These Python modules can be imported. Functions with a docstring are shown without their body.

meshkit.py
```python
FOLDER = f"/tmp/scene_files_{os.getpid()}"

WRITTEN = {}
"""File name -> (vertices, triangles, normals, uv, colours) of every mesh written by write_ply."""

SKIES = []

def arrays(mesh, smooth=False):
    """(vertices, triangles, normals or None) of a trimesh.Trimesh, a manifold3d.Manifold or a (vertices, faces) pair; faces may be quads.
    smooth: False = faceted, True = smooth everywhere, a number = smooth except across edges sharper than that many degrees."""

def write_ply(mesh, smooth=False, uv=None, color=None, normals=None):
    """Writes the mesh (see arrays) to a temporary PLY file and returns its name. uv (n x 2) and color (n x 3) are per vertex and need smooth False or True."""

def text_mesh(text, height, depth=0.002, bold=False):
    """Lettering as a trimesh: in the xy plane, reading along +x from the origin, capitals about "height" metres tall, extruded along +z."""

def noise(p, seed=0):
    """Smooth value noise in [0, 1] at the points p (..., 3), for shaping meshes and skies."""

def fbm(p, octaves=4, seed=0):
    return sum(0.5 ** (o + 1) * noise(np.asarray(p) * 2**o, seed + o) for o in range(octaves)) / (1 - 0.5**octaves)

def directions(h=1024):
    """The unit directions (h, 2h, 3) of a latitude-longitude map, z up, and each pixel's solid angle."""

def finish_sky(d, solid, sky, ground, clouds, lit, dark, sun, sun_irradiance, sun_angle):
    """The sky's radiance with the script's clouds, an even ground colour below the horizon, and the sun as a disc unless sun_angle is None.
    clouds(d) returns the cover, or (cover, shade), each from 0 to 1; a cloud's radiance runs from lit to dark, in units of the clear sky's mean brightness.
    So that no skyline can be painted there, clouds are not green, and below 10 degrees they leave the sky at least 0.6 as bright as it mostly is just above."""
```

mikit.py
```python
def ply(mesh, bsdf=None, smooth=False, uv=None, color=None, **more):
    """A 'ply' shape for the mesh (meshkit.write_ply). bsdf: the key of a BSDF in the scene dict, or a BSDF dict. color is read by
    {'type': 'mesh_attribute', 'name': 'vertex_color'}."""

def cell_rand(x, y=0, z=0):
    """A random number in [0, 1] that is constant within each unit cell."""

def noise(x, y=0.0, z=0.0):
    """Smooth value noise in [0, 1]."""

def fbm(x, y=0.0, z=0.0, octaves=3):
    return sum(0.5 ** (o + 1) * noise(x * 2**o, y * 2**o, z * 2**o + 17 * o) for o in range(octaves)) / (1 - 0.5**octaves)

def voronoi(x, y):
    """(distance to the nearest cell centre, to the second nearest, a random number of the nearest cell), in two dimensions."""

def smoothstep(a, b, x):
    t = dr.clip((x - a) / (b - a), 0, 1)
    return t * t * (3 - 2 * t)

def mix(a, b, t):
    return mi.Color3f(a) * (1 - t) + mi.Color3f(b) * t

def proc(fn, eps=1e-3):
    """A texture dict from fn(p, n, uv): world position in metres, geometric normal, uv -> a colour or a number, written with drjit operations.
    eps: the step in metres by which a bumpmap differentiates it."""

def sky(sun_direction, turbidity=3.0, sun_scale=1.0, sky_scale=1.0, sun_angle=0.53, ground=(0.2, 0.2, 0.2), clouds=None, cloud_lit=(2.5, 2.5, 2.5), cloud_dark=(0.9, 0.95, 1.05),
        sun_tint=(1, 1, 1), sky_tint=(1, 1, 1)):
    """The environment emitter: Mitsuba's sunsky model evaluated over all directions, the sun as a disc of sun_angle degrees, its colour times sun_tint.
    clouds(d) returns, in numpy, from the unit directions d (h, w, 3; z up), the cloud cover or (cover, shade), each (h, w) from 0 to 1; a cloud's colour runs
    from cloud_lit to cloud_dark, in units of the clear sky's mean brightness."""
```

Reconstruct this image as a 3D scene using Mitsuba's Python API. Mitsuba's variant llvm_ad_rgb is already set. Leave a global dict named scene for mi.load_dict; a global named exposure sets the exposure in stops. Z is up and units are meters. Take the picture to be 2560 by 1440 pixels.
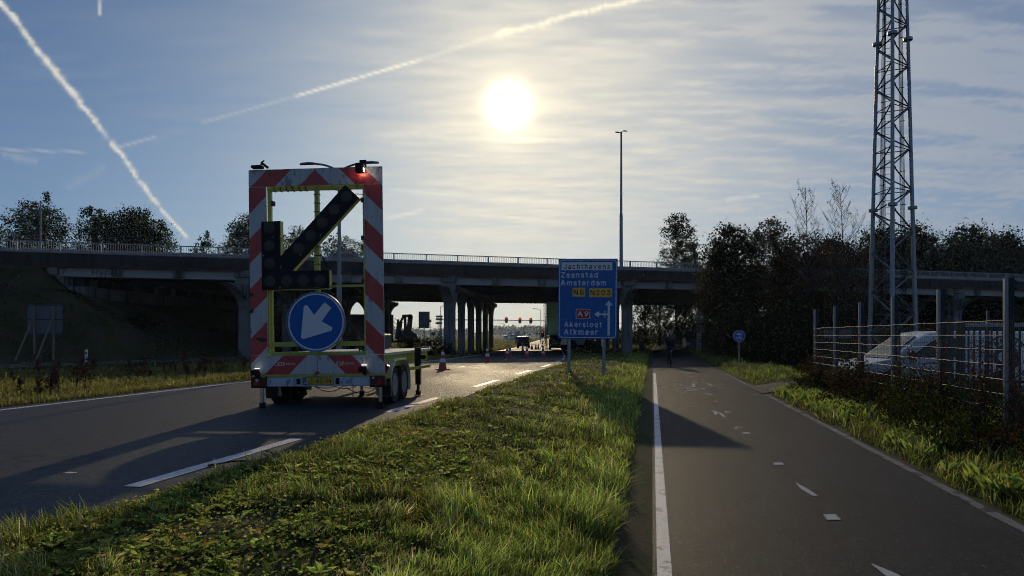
import math
import numpy as np, trimesh, mitsuba as mi, drjit as dr
import mikit, meshkit
from mikit import proc, noise, fbm, voronoi, smoothstep, mix
from shapely.geometry import Polygon, box as sbox
from shapely import affinity
from shapely.ops import unary_union

T = mi.ScalarTransform4f
scene, labels = {}, {}

# ------------------------------------------------------------------ camera, light, exposure
EYE = (0.0, 0.0, 1.6)
exposure = 1.3
PPY = -118 / 1440          # level camera, the lens shifted: upright things stay upright
scene['camera'] = dict(type='perspective', fov=71.6, fov_axis='x', near_clip=0.05, far_clip=9000.0,
    principal_point_offset_y=PPY, to_world=T().look_at(origin=list(EYE), target=[0, 1, 1.6], up=[0, 0, 1]))

SUN_AZ, SUN_EL = math.radians(-0.26), math.radians(17.9)
SUN = np.array([math.sin(SUN_AZ) * math.cos(SUN_EL), math.cos(SUN_AZ) * math.cos(SUN_EL), math.sin(SUN_EL)])


def cirrus(d):
    """Thin cirrus, contrails and the bright aureole that the thin ice cloud makes round the sun."""
    z = np.maximum(d[..., 2], 0.02)
    az = np.arctan2(d[..., 0], d[..., 1])
    el = np.arcsin(np.clip(d[..., 2], -1, 1))
    # cloud sheet at unit height, streaks drawn out along one wind direction
    px, py = d[..., 0] / (z + 0.06), d[..., 1] / (z + 0.06)
    a = math.radians(12)
    u, v = px * math.cos(a) + py * math.sin(a), -px * math.sin(a) + py * math.cos(a)
    w = meshkit.fbm(np.stack([u * 0.6, v * 0.6, 0 * u + 3.1], -1), 3, seed=5)
    fine = meshkit.fbm(np.stack([u * 1.6 + 2.4 * w, v * 8.0 + 3.5 * w, 0 * u], -1), 5, seed=11)
    fib = meshkit.fbm(np.stack([u * 4.5 - v * 3.5 + 2.5 * w, v * 22.0 + u * 6, 0 * u + 7], -1), 4, seed=21)
    big = meshkit.fbm(np.stack([u * 0.45 + 9, v * 0.55, 0 * u + 1.7], -1), 3, seed=31)
    sheet = 0.10 + 0.90 * np.exp(-((az - 0.55) / 0.75) ** 2)      # thicker towards the right
    c = np.clip((big - 0.42) * 2.2 + 0.42, 0, 1) * sheet * (0.30 + 1.0 * np.clip((fine - 0.36) * 2.2, 0, 1)) + 0.85 * sheet * np.clip((fib - 0.46) * 3, 0, 1) * np.clip((w - 0.3) * 3, 0, 1)
    c = np.clip(c, 0, 0.85) * np.clip((d[..., 2] - 0.0) / 0.16, 0, 1) ** 0.7
    # contrails: straight segments in az / el (degrees): start, end, width, strength
    azd, eld = np.degrees(az), np.degrees(el)
    gx, gz = np.tan(np.clip(az, -1.5, 1.5)), np.tan(el) / np.cos(np.clip(az, -1.5, 1.5))
    n1 = meshkit.fbm(np.stack([azd * 0.9, eld * 0.9, 0 * u], -1), 4, seed=3)
    n2 = meshkit.fbm(np.stack([azd * 4.0, eld * 4.0, 0 * u], -1), 2, seed=8)
    trails = [(-.76, .518, -.566, .275, .0046, 1.0), (-.566, .275, -.496, .179, .0040, 1.0), (-.496, .179, -.456, .136, .0024, .9), (-.578, .49, -.5815, .4496, .0013, .7), (-.75, .262, -.597, .2575, .0011, .4),
              (-.5566, .2637, -.50, .280, .0010, .45), (-.51, .272, -.46, .295, .006, .18), (-.44, .298, -.31, .335, .0012, .38), (-.31, .335, -.124, .389, .0026, .75), (-.124, .389, -.031, .420, .0028, .30), (-.031, .420, .30, .503, .0042, .9),
              (-.177, .2045, .09, .185, .0030, .30), (-.10, .175, .107, .155, .0024, .24), (-.177, .164, -.124, .176, .001, .4), (.301, .190, .349, .1955, .0011, .5), (-.20, .282, .22, .272, .004, .2), (-.72, .255, -.665, .245, .006, .3), (-.63, .21, -.57, .235, .006, .25)]
    t = np.zeros_like(az)
    for x0, z0, x1, z1, wd, st in trails:
        L2 = (x1 - x0) ** 2 + (z1 - z0) ** 2
        k = ((gx - x0) * (x1 - x0) + (gz - z0) * (z1 - z0)) / L2
        kk = np.clip(k, 0, 1)
        off = ((gx - x0) * (z1 - z0) - (gz - z0) * (x1 - x0)) / math.sqrt(L2)
        if wd > 0.003:
            off = off + (n1 - 0.5) * wd * 1.6
        dist = np.hypot(gx - x0 - kk * (x1 - x0), gz - z0 - kk * (z1 - z0))
        dist = np.maximum(dist * (dist > wd * 3), np.abs(off))
        ragged = wd * (0.55 + 0.9 * n2)
        fade = np.clip((k + 0.02) * 14, 0, 1) * np.clip((1.02 - k) * 14, 0, 1)
        s = st * fade * np.exp(-(dist / np.maximum(ragged, 0.0022)) ** 2) * (0.55 + 0.6 * n2 if wd > 0.003 else 1.0)
        t = np.maximum(t, np.where(d[..., 1] > 0.05, s, 0))
    # forward scattering: thin cloud shines near the sun, and the disc itself blooms
    ang = np.degrees(np.arccos(np.clip(d @ SUN, -1, 1)))
    tex = 0.80 + 0.34 * fine + 0.55 * (fib - 0.5)
    side = np.clip(1.0 + 1.75 * np.minimum(az + 0.08, 0), 0.15, 1) * (1 - 0.25 * np.clip((d[..., 2] - 0.36) / 0.2, 0, 1))
    veil = 0.95 * side * np.exp(-(ang / 25.0) ** 1.8) * (0.84 + 0.30 * fine) + 0.03
    glow = 1.2 * np.exp(-(ang * (0.93 + 0.14 * fib) / 1.45) ** 3) + 0.16 * np.exp(-(ang / 2.9) ** 2) + 0.176 * side * np.exp(-(ang / 19.0) ** 2) * tex + 0.012 * np.exp(-ang / 30.0)
    cover = 1 - (1 - c) * (1 - np.clip(veil, 0, 0.95)) * (1 - 0.98 * np.exp(-(ang / 1.9) ** 4))
    low = np.exp(-np.maximum(d[..., 2], 0) / 0.055) * 0.75
    cover = 1 - (1 - cover) * (1 - low)
    glow = glow + 0.16 * t + 0.125 * low * np.exp(-(ang / 45.0) ** 2) + 0.10 * np.exp(-((el - SUN_EL + 0.044) / 0.0035) ** 2 - (az / 0.045) ** 2)
    cover = np.clip(np.maximum(cover, np.clip(t * 1.0 + 0.35 * cover, 0, 0.95) * (t > 0.02)), 0, 1)
    shade = 1 - np.clip(glow, 0, 1)
    return cover, shade


scene['sky'] = mikit.sky(SUN.tolist(), turbidity=3.0, sun_scale=0.55, sun_tint=(0.92, 1.0, 1.14), sky_scale=0.72, sun_angle=0.8, clouds=cirrus, sky_tint=(0.60, 0.87, 1.38),
                         cloud_lit=(28.0, 23.6, 14.6), cloud_dark=(2.65, 3.1, 3.85), ground=(0.1, 0.1, 0.08))

# ------------------------------------------------------------------ mesh helpers


def norm(a):
    a = np.asarray(a, float)
    return a / np.linalg.norm(a)


class MB:
    """Collects triangles into one mesh."""

    def __init__(self, frame=None):
        self.v, self.f, self.c, self.n = [], [], [], 0
        self.frame = frame

    def add(self, v, f, color=None):
        v, f = np.asarray(v, float), np.asarray(f, int)
        if f.ndim == 2 and f.shape[1] == 4:
            f = np.vstack([f[:, [0, 1, 2]], f[:, [0, 2, 3]]])
        self.v.append(v)
        self.f.append(f + self.n)
        self.n += len(v)
        if color is not None:
            self.c.append(np.broadcast_to(color, (len(v), 3)))
        return self

    BOXF = np.array([[0, 1, 3, 2], [4, 6, 7, 5], [0, 4, 5, 1], [2, 3, 7, 6], [0, 2, 6, 4], [1, 5, 7, 3]])

    def box(self, x0, x1, y0, y1, z0, z1, bevel=0.0):
        if bevel > 0:
            b = min(bevel, (x1 - x0) / 2.2, (y1 - y0) / 2.2, (z1 - z0) / 2.2)
            P = []
            for x, sx in ((x0, 1), (x1, -1)):
                for y, sy in ((y0, 1), (y1, -1)):
                    for z, sz in ((z0, 1), (z1, -1)):
                        P += [(x, y + sy * b, z + sz * b), (x + sx * b, y, z + sz * b), (x + sx * b, y + sy * b, z)]
            return self.hull(P)
        v = np.array([[x, y, z] for x in (x0, x1) for y in (y0, y1) for z in (z0, z1)])
        return self.add(v, self.BOXF)

    def hull(self, pts):
        h = trimesh.convex.convex_hull(np.asarray(pts, float))
        return self.add(h.vertices, h.faces)

    def bar(self, p, q, w, h=None, up=(0, 0, 1)):
        """A square bar from p to q."""
        p, q = np.asarray(p, float), np.asarray(q, float)
        h = h or w
        d = norm(q - p)
        up = np.asarray(up, float)
        if abs(d @ up) > 0.98:
            up = np.array([1.0, 0, 0]) if abs(d[0]) < 0.9 else np.array([0, 1.0, 0])
        a = norm(np.cross(d, up))
        b = np.cross(a, d)
        v = np.array([e + sa * a * w / 2 + sb * b * h / 2 for e in (p, q) for sa in (-1, 1) for sb in (-1, 1)])
        return self.add(v, self.BOXF)

    def tube(self, pts, r, n=8, caps=True):
        p = np.asarray(pts, float)
        r = np.broadcast_to(np.asarray(r, float), (len(p),))
        t = np.gradient(p, axis=0)
        t /= np.linalg.norm(t, axis=1, keepdims=True) + 1e-12
        ref = np.array([0, 0, 1.0]) if np.abs(t[:, 2]).mean() < 0.8 else np.array([1.0, 0, 0])
        a = np.cross(t, ref)
        a /= np.linalg.norm(a, axis=1, keepdims=True) + 1e-12
        b = np.cross(t, a)
        g = np.arange(n) * 2 * np.pi / n
        v = p[:, None] + r[:, None, None] * (np.cos(g)[None, :, None] * a[:, None] + np.sin(g)[None, :, None] * b[:, None])
        i, j = np.meshgrid(np.arange(len(p) - 1), np.arange(n), indexing='ij')
        q = np.stack([i * n + j, (i + 1) * n + j, (i + 1) * n + (j + 1) % n, i * n + (j + 1) % n], -1).reshape(-1, 4)
        f = np.vstack([q[:, [0, 1, 2]], q[:, [0, 2, 3]]])
        v = v.reshape(-1, 3)
        if caps:
            m = len(v)
            v = np.vstack([v, p[:1], p[-1:]])
            k = np.arange(n)
            f = np.vstack([f, np.stack([k * 0 + m, k, (k + 1) % n], 1), np.stack([k * 0 + m + 1, (len(p) - 1) * n + (k + 1) % n, (len(p) - 1) * n + k], 1)])
        return self.add(v, f)

    def poly(self, shape, depth, M):
        """A shapely polygon extruded by depth along its local z, placed by the 4x4 M."""
        for g in getattr(shape, 'geoms', [shape]):
            if g.is_empty or g.area < 1e-7:
                continue
            m = trimesh.creation.extrude_polygon(g, depth, engine='earcut')
            v = np.c_[m.vertices, np.ones(len(m.vertices))] @ np.asarray(M).T
            self.add(v[:, :3], m.faces)
        return self

    def mesh(self, m, M=None):
        v = np.asarray(m.vertices)
        if M is not None:
            v = (np.c_[v, np.ones(len(v))] @ np.asarray(M).T)[:, :3]
        return self.add(v, m.faces)

    def loft(self, rings, caps=True):
        """Rings (k, n, 3) joined one to the next."""
        R = np.asarray(rings, float)
        k, n = R.shape[:2]
        i, j = np.meshgrid(np.arange(k - 1), np.arange(n), indexing='ij')
        q = np.stack([i * n + j, i * n + (j + 1) % n, (i + 1) * n + (j + 1) % n, (i + 1) * n + j], -1).reshape(-1, 4)
        f = np.vstack([q[:, [0, 1, 2]], q[:, [0, 2, 3]]])
        v = R.reshape(-1, 3)
        if caps:
            m = len(v)
            v = np.vstack([v, R[0].mean(0)[None], R[-1].mean(0)[None]])
            j = np.arange(n)
            f = np.vstack([f, np.stack([j * 0 + m, (j + 1) % n, j], 1), np.stack([j * 0 + m + 1, (k - 1) * n + j, (k - 1) * n + (j + 1) % n], 1)])
        return self.add(v, f)

    def out(self):
        v = np.vstack(self.v)
        if self.frame is not None:
            v = (np.c_[v, np.ones(len(v))] @ np.asarray(self.frame).T)[:, :3]
        f = np.vstack(self.f)
        c = np.vstack(self.c) if self.c else None
        return v, f, c


def frame(x, y, z, yaw=0.0, roll=0.0, pitch=0.0, s=1.0):
    """Local x right, y forward, z up; yaw in degrees, clockwise from above (heading turned to the right)."""
    a, r, p = (math.radians(k) for k in (yaw, roll, pitch))
    Rz = np.array([[math.cos(a), math.sin(a), 0], [-math.sin(a), math.cos(a), 0], [0, 0, 1]])
    Ry = np.array([[math.cos(r), 0, -math.sin(r)], [0, 1, 0], [math.sin(r), 0, math.cos(r)]])
    Rx = np.array([[1, 0, 0], [0, math.cos(p), -math.sin(p)], [0, math.sin(p), math.cos(p)]])
    M = np.eye(4)
    M[:3, :3] = Rz @ Ry @ Rx * s
    M[:3, 3] = (x, y, z)
    return M


def place(M, o, ax, ay, az):
    """A 4x4 with the given origin and axes, after M."""
    K = np.eye(4)
    K[:3, 0], K[:3, 1], K[:3, 2], K[:3, 3] = ax, ay, az, o
    return K if M is None else np.asarray(M) @ K


_used = {}


def numbered(key):
    n = _used.get(key, -1) + 1
    _used[key] = n
    return key if n == 0 else f'{key}_{n:03d}'


def thing(name, label=None, cat=None, group=None, kind=None):
    key = numbered(name)
    d = {}
    if label:
        d['label'] = label
    if cat:
        d['category'] = cat
    if group:
        d['group'] = group
    if kind:
        d['kind'] = kind
    if d:
        labels[key] = d
    return key


def put(mb, bsdf, name, parent=None, label=None, cat=None, group=None, kind=None, smooth=False, **more):
    """One entry of the scene: a thing of its own, or a part when parent is given."""
    key = thing(name if parent is None else f'{parent}__{name}', label, cat, group, kind)
    if isinstance(mb, MB):
        v, f, c = mb.out()
    else:
        v, f, c = mb
    if c is not None:
        more['color'] = c
    scene[key] = mikit.ply((v, f), bsdf, smooth=smooth, **more)
    return key


# ------------------------------------------------------------------ materials
def pbr(name, color, rough=0.6, metal=0.0, spec=0.5, **kw):
    col = color if isinstance(color, dict) else {'type': 'rgb', 'value': list(color)}
    scene[name] = {'type': 'twosided', 'bsdf': {'type': 'principled', 'base_color': col, 'roughness': rough, 'metallic': metal, 'specular': spec, **kw}}
    return name


def leafy(name, trans=0.9, rough=0.45):
    scene[name] = {'type': 'principledthin', 'base_color': {'type': 'mesh_attribute', 'name': 'vertex_color'}, 'roughness': rough, 'diff_trans': trans, 'eta': 1.4}
    return name


def f_asphalt(p, n, uv):
    g = noise(p.x * 150, p.y * 150) * 0.5 + noise(p.x * 60, p.y * 60) * 0.5
    big = fbm(p.x * 0.35, p.y * 0.12, octaves=4)
    track = fbm(p.x * 1.9 - p.y * 0.37, p.y * 0.06, octaves=3)
    v = 0.036 + 0.100 * g * g * g + 0.020 * (big - 0.5) + 0.018 * (track - 0.5)
    crack = smoothstep(0.018, 0.0, dr.abs(fbm(p.x * 0.7 + 0.5 * noise(p.x * 3, p.y * 3), p.y * 0.7, 4.0, octaves=4) - 0.5))
    v = v * (0.78 + 0.44 * fbm(p.x * 13, p.y * 13, octaves=2))
    v = v * (1 - 0.55 * crack * smoothstep(0.45, 0.6, noise(p.x * 0.3, p.y * 0.3, 9)))
    v = v + 0.10 * smoothstep(0.90, 0.97, noise(p.x * 95, p.y * 95, 3))
    return mi.Color3f(v * 0.98, v * 0.99, v * 1.02)


def f_bump(p, n, uv):
    return noise(p.x * 95, p.y * 95) * 0.7 + noise(p.x * 210, p.y * 210) * 0.3


def f_rough_road(p, n, uv):
    return 0.56 + 0.16 * fbm(p.x * 0.8, p.y * 0.25, octaves=3)


A = {'type': 'principled', 'base_color': proc(f_asphalt), 'roughness': proc(f_rough_road), 'specular': 0.22}
scene['asphalt'] = {'type': 'twosided', 'bsdf': {'type': 'bumpmap', 'nested_texture': proc(f_bump, 2e-3), 'scale': 0.0035, 'nested_bsdf': A}}


def f_path(p, n, uv):
    g = noise(p.x * 130, p.y * 130) * 0.6 + noise(p.x * 55, p.y * 55) * 0.4
    big = fbm(p.x * 0.5, p.y * 0.3, octaves=4)
    v = 0.005 + 0.105 * g * g * g + 0.014 * (big - 0.5)
    s = p.x * 0.194 + p.y * 0.981
    t = p.x * 0.981 - p.y * 0.194
    w1 = t - 1.30 - 0.10 * dr.sin(s * 0.9) - 0.2 * noise(s * 0.5)
    w2 = t - 0.75 - 0.25 * dr.sin(s * 0.55 + 1.0) - 0.2 * noise(s * 0.6, 4.0)
    v = v * (0.74 + 0.52 * fbm(p.x * 16, p.y * 16, octaves=2)) * (1 - 0.30 * smoothstep(0.58, 0.66, fbm(s * 0.22, t * 0.5, 5.0, octaves=2))) + 0.012 * smoothstep(2.55, 2.95, t) * noise(s * 5, t * 5)
    v = v * (1 - 0.5 * smoothstep(0.012, 0.0, dr.abs(t - 1.55 + 0.03 * noise(s * 2.0, 3.0))) * smoothstep(0.35, 0.5, noise(s * 0.5, 6.0)))
    skid = smoothstep(0.035, 0.01, dr.abs(w1)) + 0.8 * smoothstep(0.03, 0.008, dr.abs(w2)) * smoothstep(0.4, 0.6, noise(s * 0.6, 8.0))
    v = v * (1 - 0.35 * skid * smoothstep(0.25, 0.6, noise(s * 0.4, 2.0)))
    v = v + 0.28 * smoothstep(0.91, 0.975, noise(p.x * 85, p.y * 85, 3))
    return mi.Color3f(v * 0.98, v * 0.99, v * 1.05)


A = {'type': 'principled', 'base_color': proc(f_path), 'roughness': 0.62, 'specular': 0.12}
scene['path_asphalt'] = {'type': 'twosided', 'bsdf': {'type': 'bumpmap', 'nested_texture': proc(f_bump, 2e-3), 'scale': 0.004, 'nested_bsdf': A}}


def f_paint(p, n, uv):
    g = noise(p.x * 70, p.y * 70) * 0.6 + noise(p.x * 28, p.y * 28) * 0.4
    worn = smoothstep(0.62, 0.78, fbm(p.x * 9, p.y * 9, octaves=3))
    v = 0.62 - 0.28 * smoothstep(0.55, 0.9, g) - 0.34 * worn
    return mi.Color3f(v, v * 0.99, v * 0.96)


pbr('road_paint', proc(f_paint), 0.55)
pbr('worn_paint', (0.44, 0.44, 0.43), 0.7, spec=0.2)


def f_soil(p, n, uv):
    b = fbm(p.x * 1.3, p.y * 1.3, octaves=4)
    f_ = noise(p.x * 35, p.y * 35)
    col = mix((0.040, 0.050, 0.016), (0.068, 0.056, 0.034), smoothstep(0.4, 0.65, b))
    far = smoothstep(60, 160, p.y)
    return mix(col * (0.6 + 0.7 * f_), mi.Color3f(0.065, 0.085, 0.028) * (0.75 + 0.5 * b), far)


pbr('soil', proc(f_soil), 0.9, spec=0.15)


def f_concrete(p, n, uv):
    b = fbm(p.x * 0.9, p.y * 0.9, p.z * 0.9, octaves=4)
    run = fbm(p.x * 6, p.y * 6, p.z * 0.35, octaves=3)
    fine = noise(p.x * 22, p.y * 22, p.z * 22)
    v = 0.20 + 0.12 * (b - 0.5) - 0.14 * smoothstep(0.52, 0.72, run) + 0.04 * (fine - 0.5)
    return mi.Color3f(v, v * 0.985, v * 0.95)


pbr('concrete', proc(f_concrete), 0.85, spec=0.25)


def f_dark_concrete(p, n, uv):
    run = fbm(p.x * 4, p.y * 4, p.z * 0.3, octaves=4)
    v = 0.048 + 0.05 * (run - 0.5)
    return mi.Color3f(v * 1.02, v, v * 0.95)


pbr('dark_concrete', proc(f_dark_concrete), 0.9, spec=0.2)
pbr('rust_band', (0.13, 0.045, 0.03), 0.8)


def f_galv(p, n, uv):
    b = fbm(p.x * 5, p.y * 5, p.z * 5, octaves=3)
    v = 0.33 + 0.14 * (b - 0.5)
    return mi.Color3f(v * 0.97, v, v * 1.03)


pbr('galvanised', proc(f_galv), 0.5, 0.75)


def f_dirt(base):
    def fn(p, n, uv):
        b = fbm(p.x * 3.1, p.y * 3.1, p.z * 3.1, octaves=4)
        sc = smoothstep(0.65, 0.72, fbm(p.x * 14, p.y * 14, p.z * 5, octaves=3))
        return mi.Color3f(base) * (0.92 + 0.16 * b) * (1 - 0.5 * sc) * (1 - 0.12 * smoothstep(0.5, 0.75, fbm(p.x * 26, p.y * 26, p.z * 1.6, octaves=2))) + mi.Color3f(0.05, 0.045, 0.035) * 0.25 * smoothstep(0.5, 0.7, b)
    return fn


pbr('post_grey', (0.035, 0.040, 0.045), 0.7, 0.0, spec=0.2)
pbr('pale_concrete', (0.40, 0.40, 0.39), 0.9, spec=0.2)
pbr('white_sheeting', proc(f_dirt((0.50, 0.49, 0.48))), 0.32, spec=0.5)
pbr('red_sheeting', proc(f_dirt((0.47, 0.035, 0.028))), 0.32, spec=0.5)
pbr('yellow_green', proc(f_dirt((0.42, 0.42, 0.05))), 0.4, spec=0.5)
pbr('cream_paint', proc(f_dirt((0.60, 0.60, 0.44))), 0.4)
pbr('chassis_white', proc(f_dirt((0.50, 0.53, 0.57))), 0.4)
pbr('sign_blue', (0.010, 0.115, 0.40), 0.4, spec=0.25)
pbr('sign_white', (0.75, 0.75, 0.75), 0.5, spec=0.3)
pbr('sign_yellow', (0.78, 0.44, 0.03), 0.4)
pbr('sign_red', (0.42, 0.02, 0.025), 0.4)
pbr('black_paint', (0.009, 0.009, 0.010), 0.5, spec=0.2)
pbr('lamp_lens', (0.058, 0.053, 0.046), 0.4, spec=0.2)
pbr('rubber', (0.018, 0.018, 0.019), 0.75, spec=0.3)
pbr('dark_metal', (0.05, 0.052, 0.056), 0.5, 0.3)
pbr('chrome', (0.55, 0.55, 0.56), 0.25, 1.0)
pbr('grey_steel', (0.24, 0.25, 0.27), 0.45, 0.5)
pbr('sign_back', (0.12, 0.13, 0.145), 0.6, 0.2)
pbr('red_lens', (0.40, 0.012, 0.012), 0.2)
pbr('dark_red_lens', (0.07, 0.008, 0.010), 0.2)
pbr('white_lens', (0.6, 0.6, 0.6), 0.2)
pbr('plate_yellow', (0.60, 0.36, 0.02), 0.4)
pbr('ink', (0.01, 0.01, 0.012), 0.5)
pbr('cone_red', (0.46, 0.035, 0.022), 0.5)
pbr('cone_white', (0.68, 0.68, 0.68), 0.4)
pbr('bark', (0.055, 0.045, 0.036), 0.9)
pbr('wood_pale', (0.20, 0.17, 0.12), 0.8)
pbr('car_glass', (0.014, 0.016, 0.018), 0.08, spec=0.6)
pbr('paint_white', (0.74, 0.75, 0.77), 0.3, clearcoat=0.6)
pbr('paint_black', (0.014, 0.014, 0.016), 0.25, clearcoat=0.8)
pbr('paint_grey', (0.17, 0.18, 0.20), 0.28, 0.3, clearcoat=0.8)
pbr('paint_blue', (0.03, 0.05, 0.12), 0.28, clearcoat=0.8)
pbr('paint_beige', (0.42, 0.40, 0.36), 0.35)
pbr('navy_print', (0.022, 0.030, 0.060), 0.5)
pbr('net_orange', (0.30, 0.09, 0.05), 0.8)
scene['net_green'] = {'type': 'principledthin', 'base_color': {'type': 'rgb', 'value': [0.30, 0.60, 0.46]}, 'roughness': 0.8, 'diff_trans': 1.5}
leafy('leaf')
pbr('mast_brace', (0.16, 0.165, 0.175), 0.5, 0.3)
pbr('fence_wire', (0.20, 0.21, 0.22), 0.62, 0.35)
leafy('leaf_matt', 0.5, 0.7)
leafy('grass_blade', 1.4, 0.30)
pbr('cloth_dark', (0.018, 0.020, 0.026), 0.9)
pbr('skin', (0.35, 0.20, 0.15), 0.6)

# ------------------------------------------------------------------ the lie of the land
YAW = math.radians(11.2)
US, UT = np.array([math.sin(YAW), math.cos(YAW)]), np.array([math.cos(YAW), -math.sin(YAW)])


def st(x, y):
    return x * US[0] + y * US[1], x * UT[0] + y * UT[1]


def xy(s, t):
    s, t = np.asarray(s, float), np.asarray(t, float)
    return t * UT[0] + s * US[0], t * UT[1] + s * US[1]


def bend(s):
    """The road turns left under the viaduct."""
    k = (np.asarray(s, float) - 36) / 5
    return -0.135 * 5 * np.where(k > 30, k, np.log1p(np.exp(np.minimum(k, 30))))


def road_z(s):
    return np.interp(s, [-20, 24, 34, 44, 56, 85, 110, 200, 400], [.35, .35, .30, .20, .08, -.12, -.28, -.2, 0.0])


def ss(a, b, x):
    t = np.clip((np.asarray(x, float) - a) / (b - a), 0, 1)
    return t * t * (3 - 2 * t)


# the viaduct's own frame: a along it, c across it (away from the camera)
BA, BC, B0 = np.array([.956, .292]), np.array([-.292, .956]), np.array([0.0, 54.0])


def ac(x, y):
    dx, dy = x - B0[0], y - B0[1]
    return dx * BA[0] + dy * BA[1], dx * BC[0] + dy * BC[1]


def embankment(x, y):
    a, c = ac(x, y)
    front = 6.2 - np.maximum(-0.3 - c, 0) * 0.70
    back = 6.2 - np.maximum(c - 42, 0) * 0.70
    a = a - .36 * np.clip(c, 0, 60)
    end = np.where(a < -31.5, 6.2 - np.maximum(a + 60, 0) * 0.0, np.where(a < -29.0, 4.3, 4.3 - (a + 29.0) * 0.6))
    right = np.where(a > 72, 6.2, 6.2 - (72 - a) * 0.6)
    return np.minimum(np.minimum(front, back), np.maximum(end, right))


# the slip road on the left
SLIP = np.array([(-60, -60), (-32.5, 10), (-24.0, 33), (-17.6, 46), (-13.4, 58), (-11.4, 70), (-10.9, 86), (-13, 120), (-20, 170)], float)
_tt = np.r_[0, np.cumsum(np.hypot(*np.diff(SLIP, axis=0).T))]
from scipy.interpolate import CubicSpline
_sp = CubicSpline(_tt, SLIP)
SLIP_P = _sp(np.linspace(0, _tt[-1], 140))
from scipy.spatial import cKDTree
_st = cKDTree(_sp(np.linspace(0, _tt[-1], 1500)))


def slip_z(y):
    return np.interp(y, [10, 45, 80, 170], [.18, .12, .0, -.1])


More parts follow.
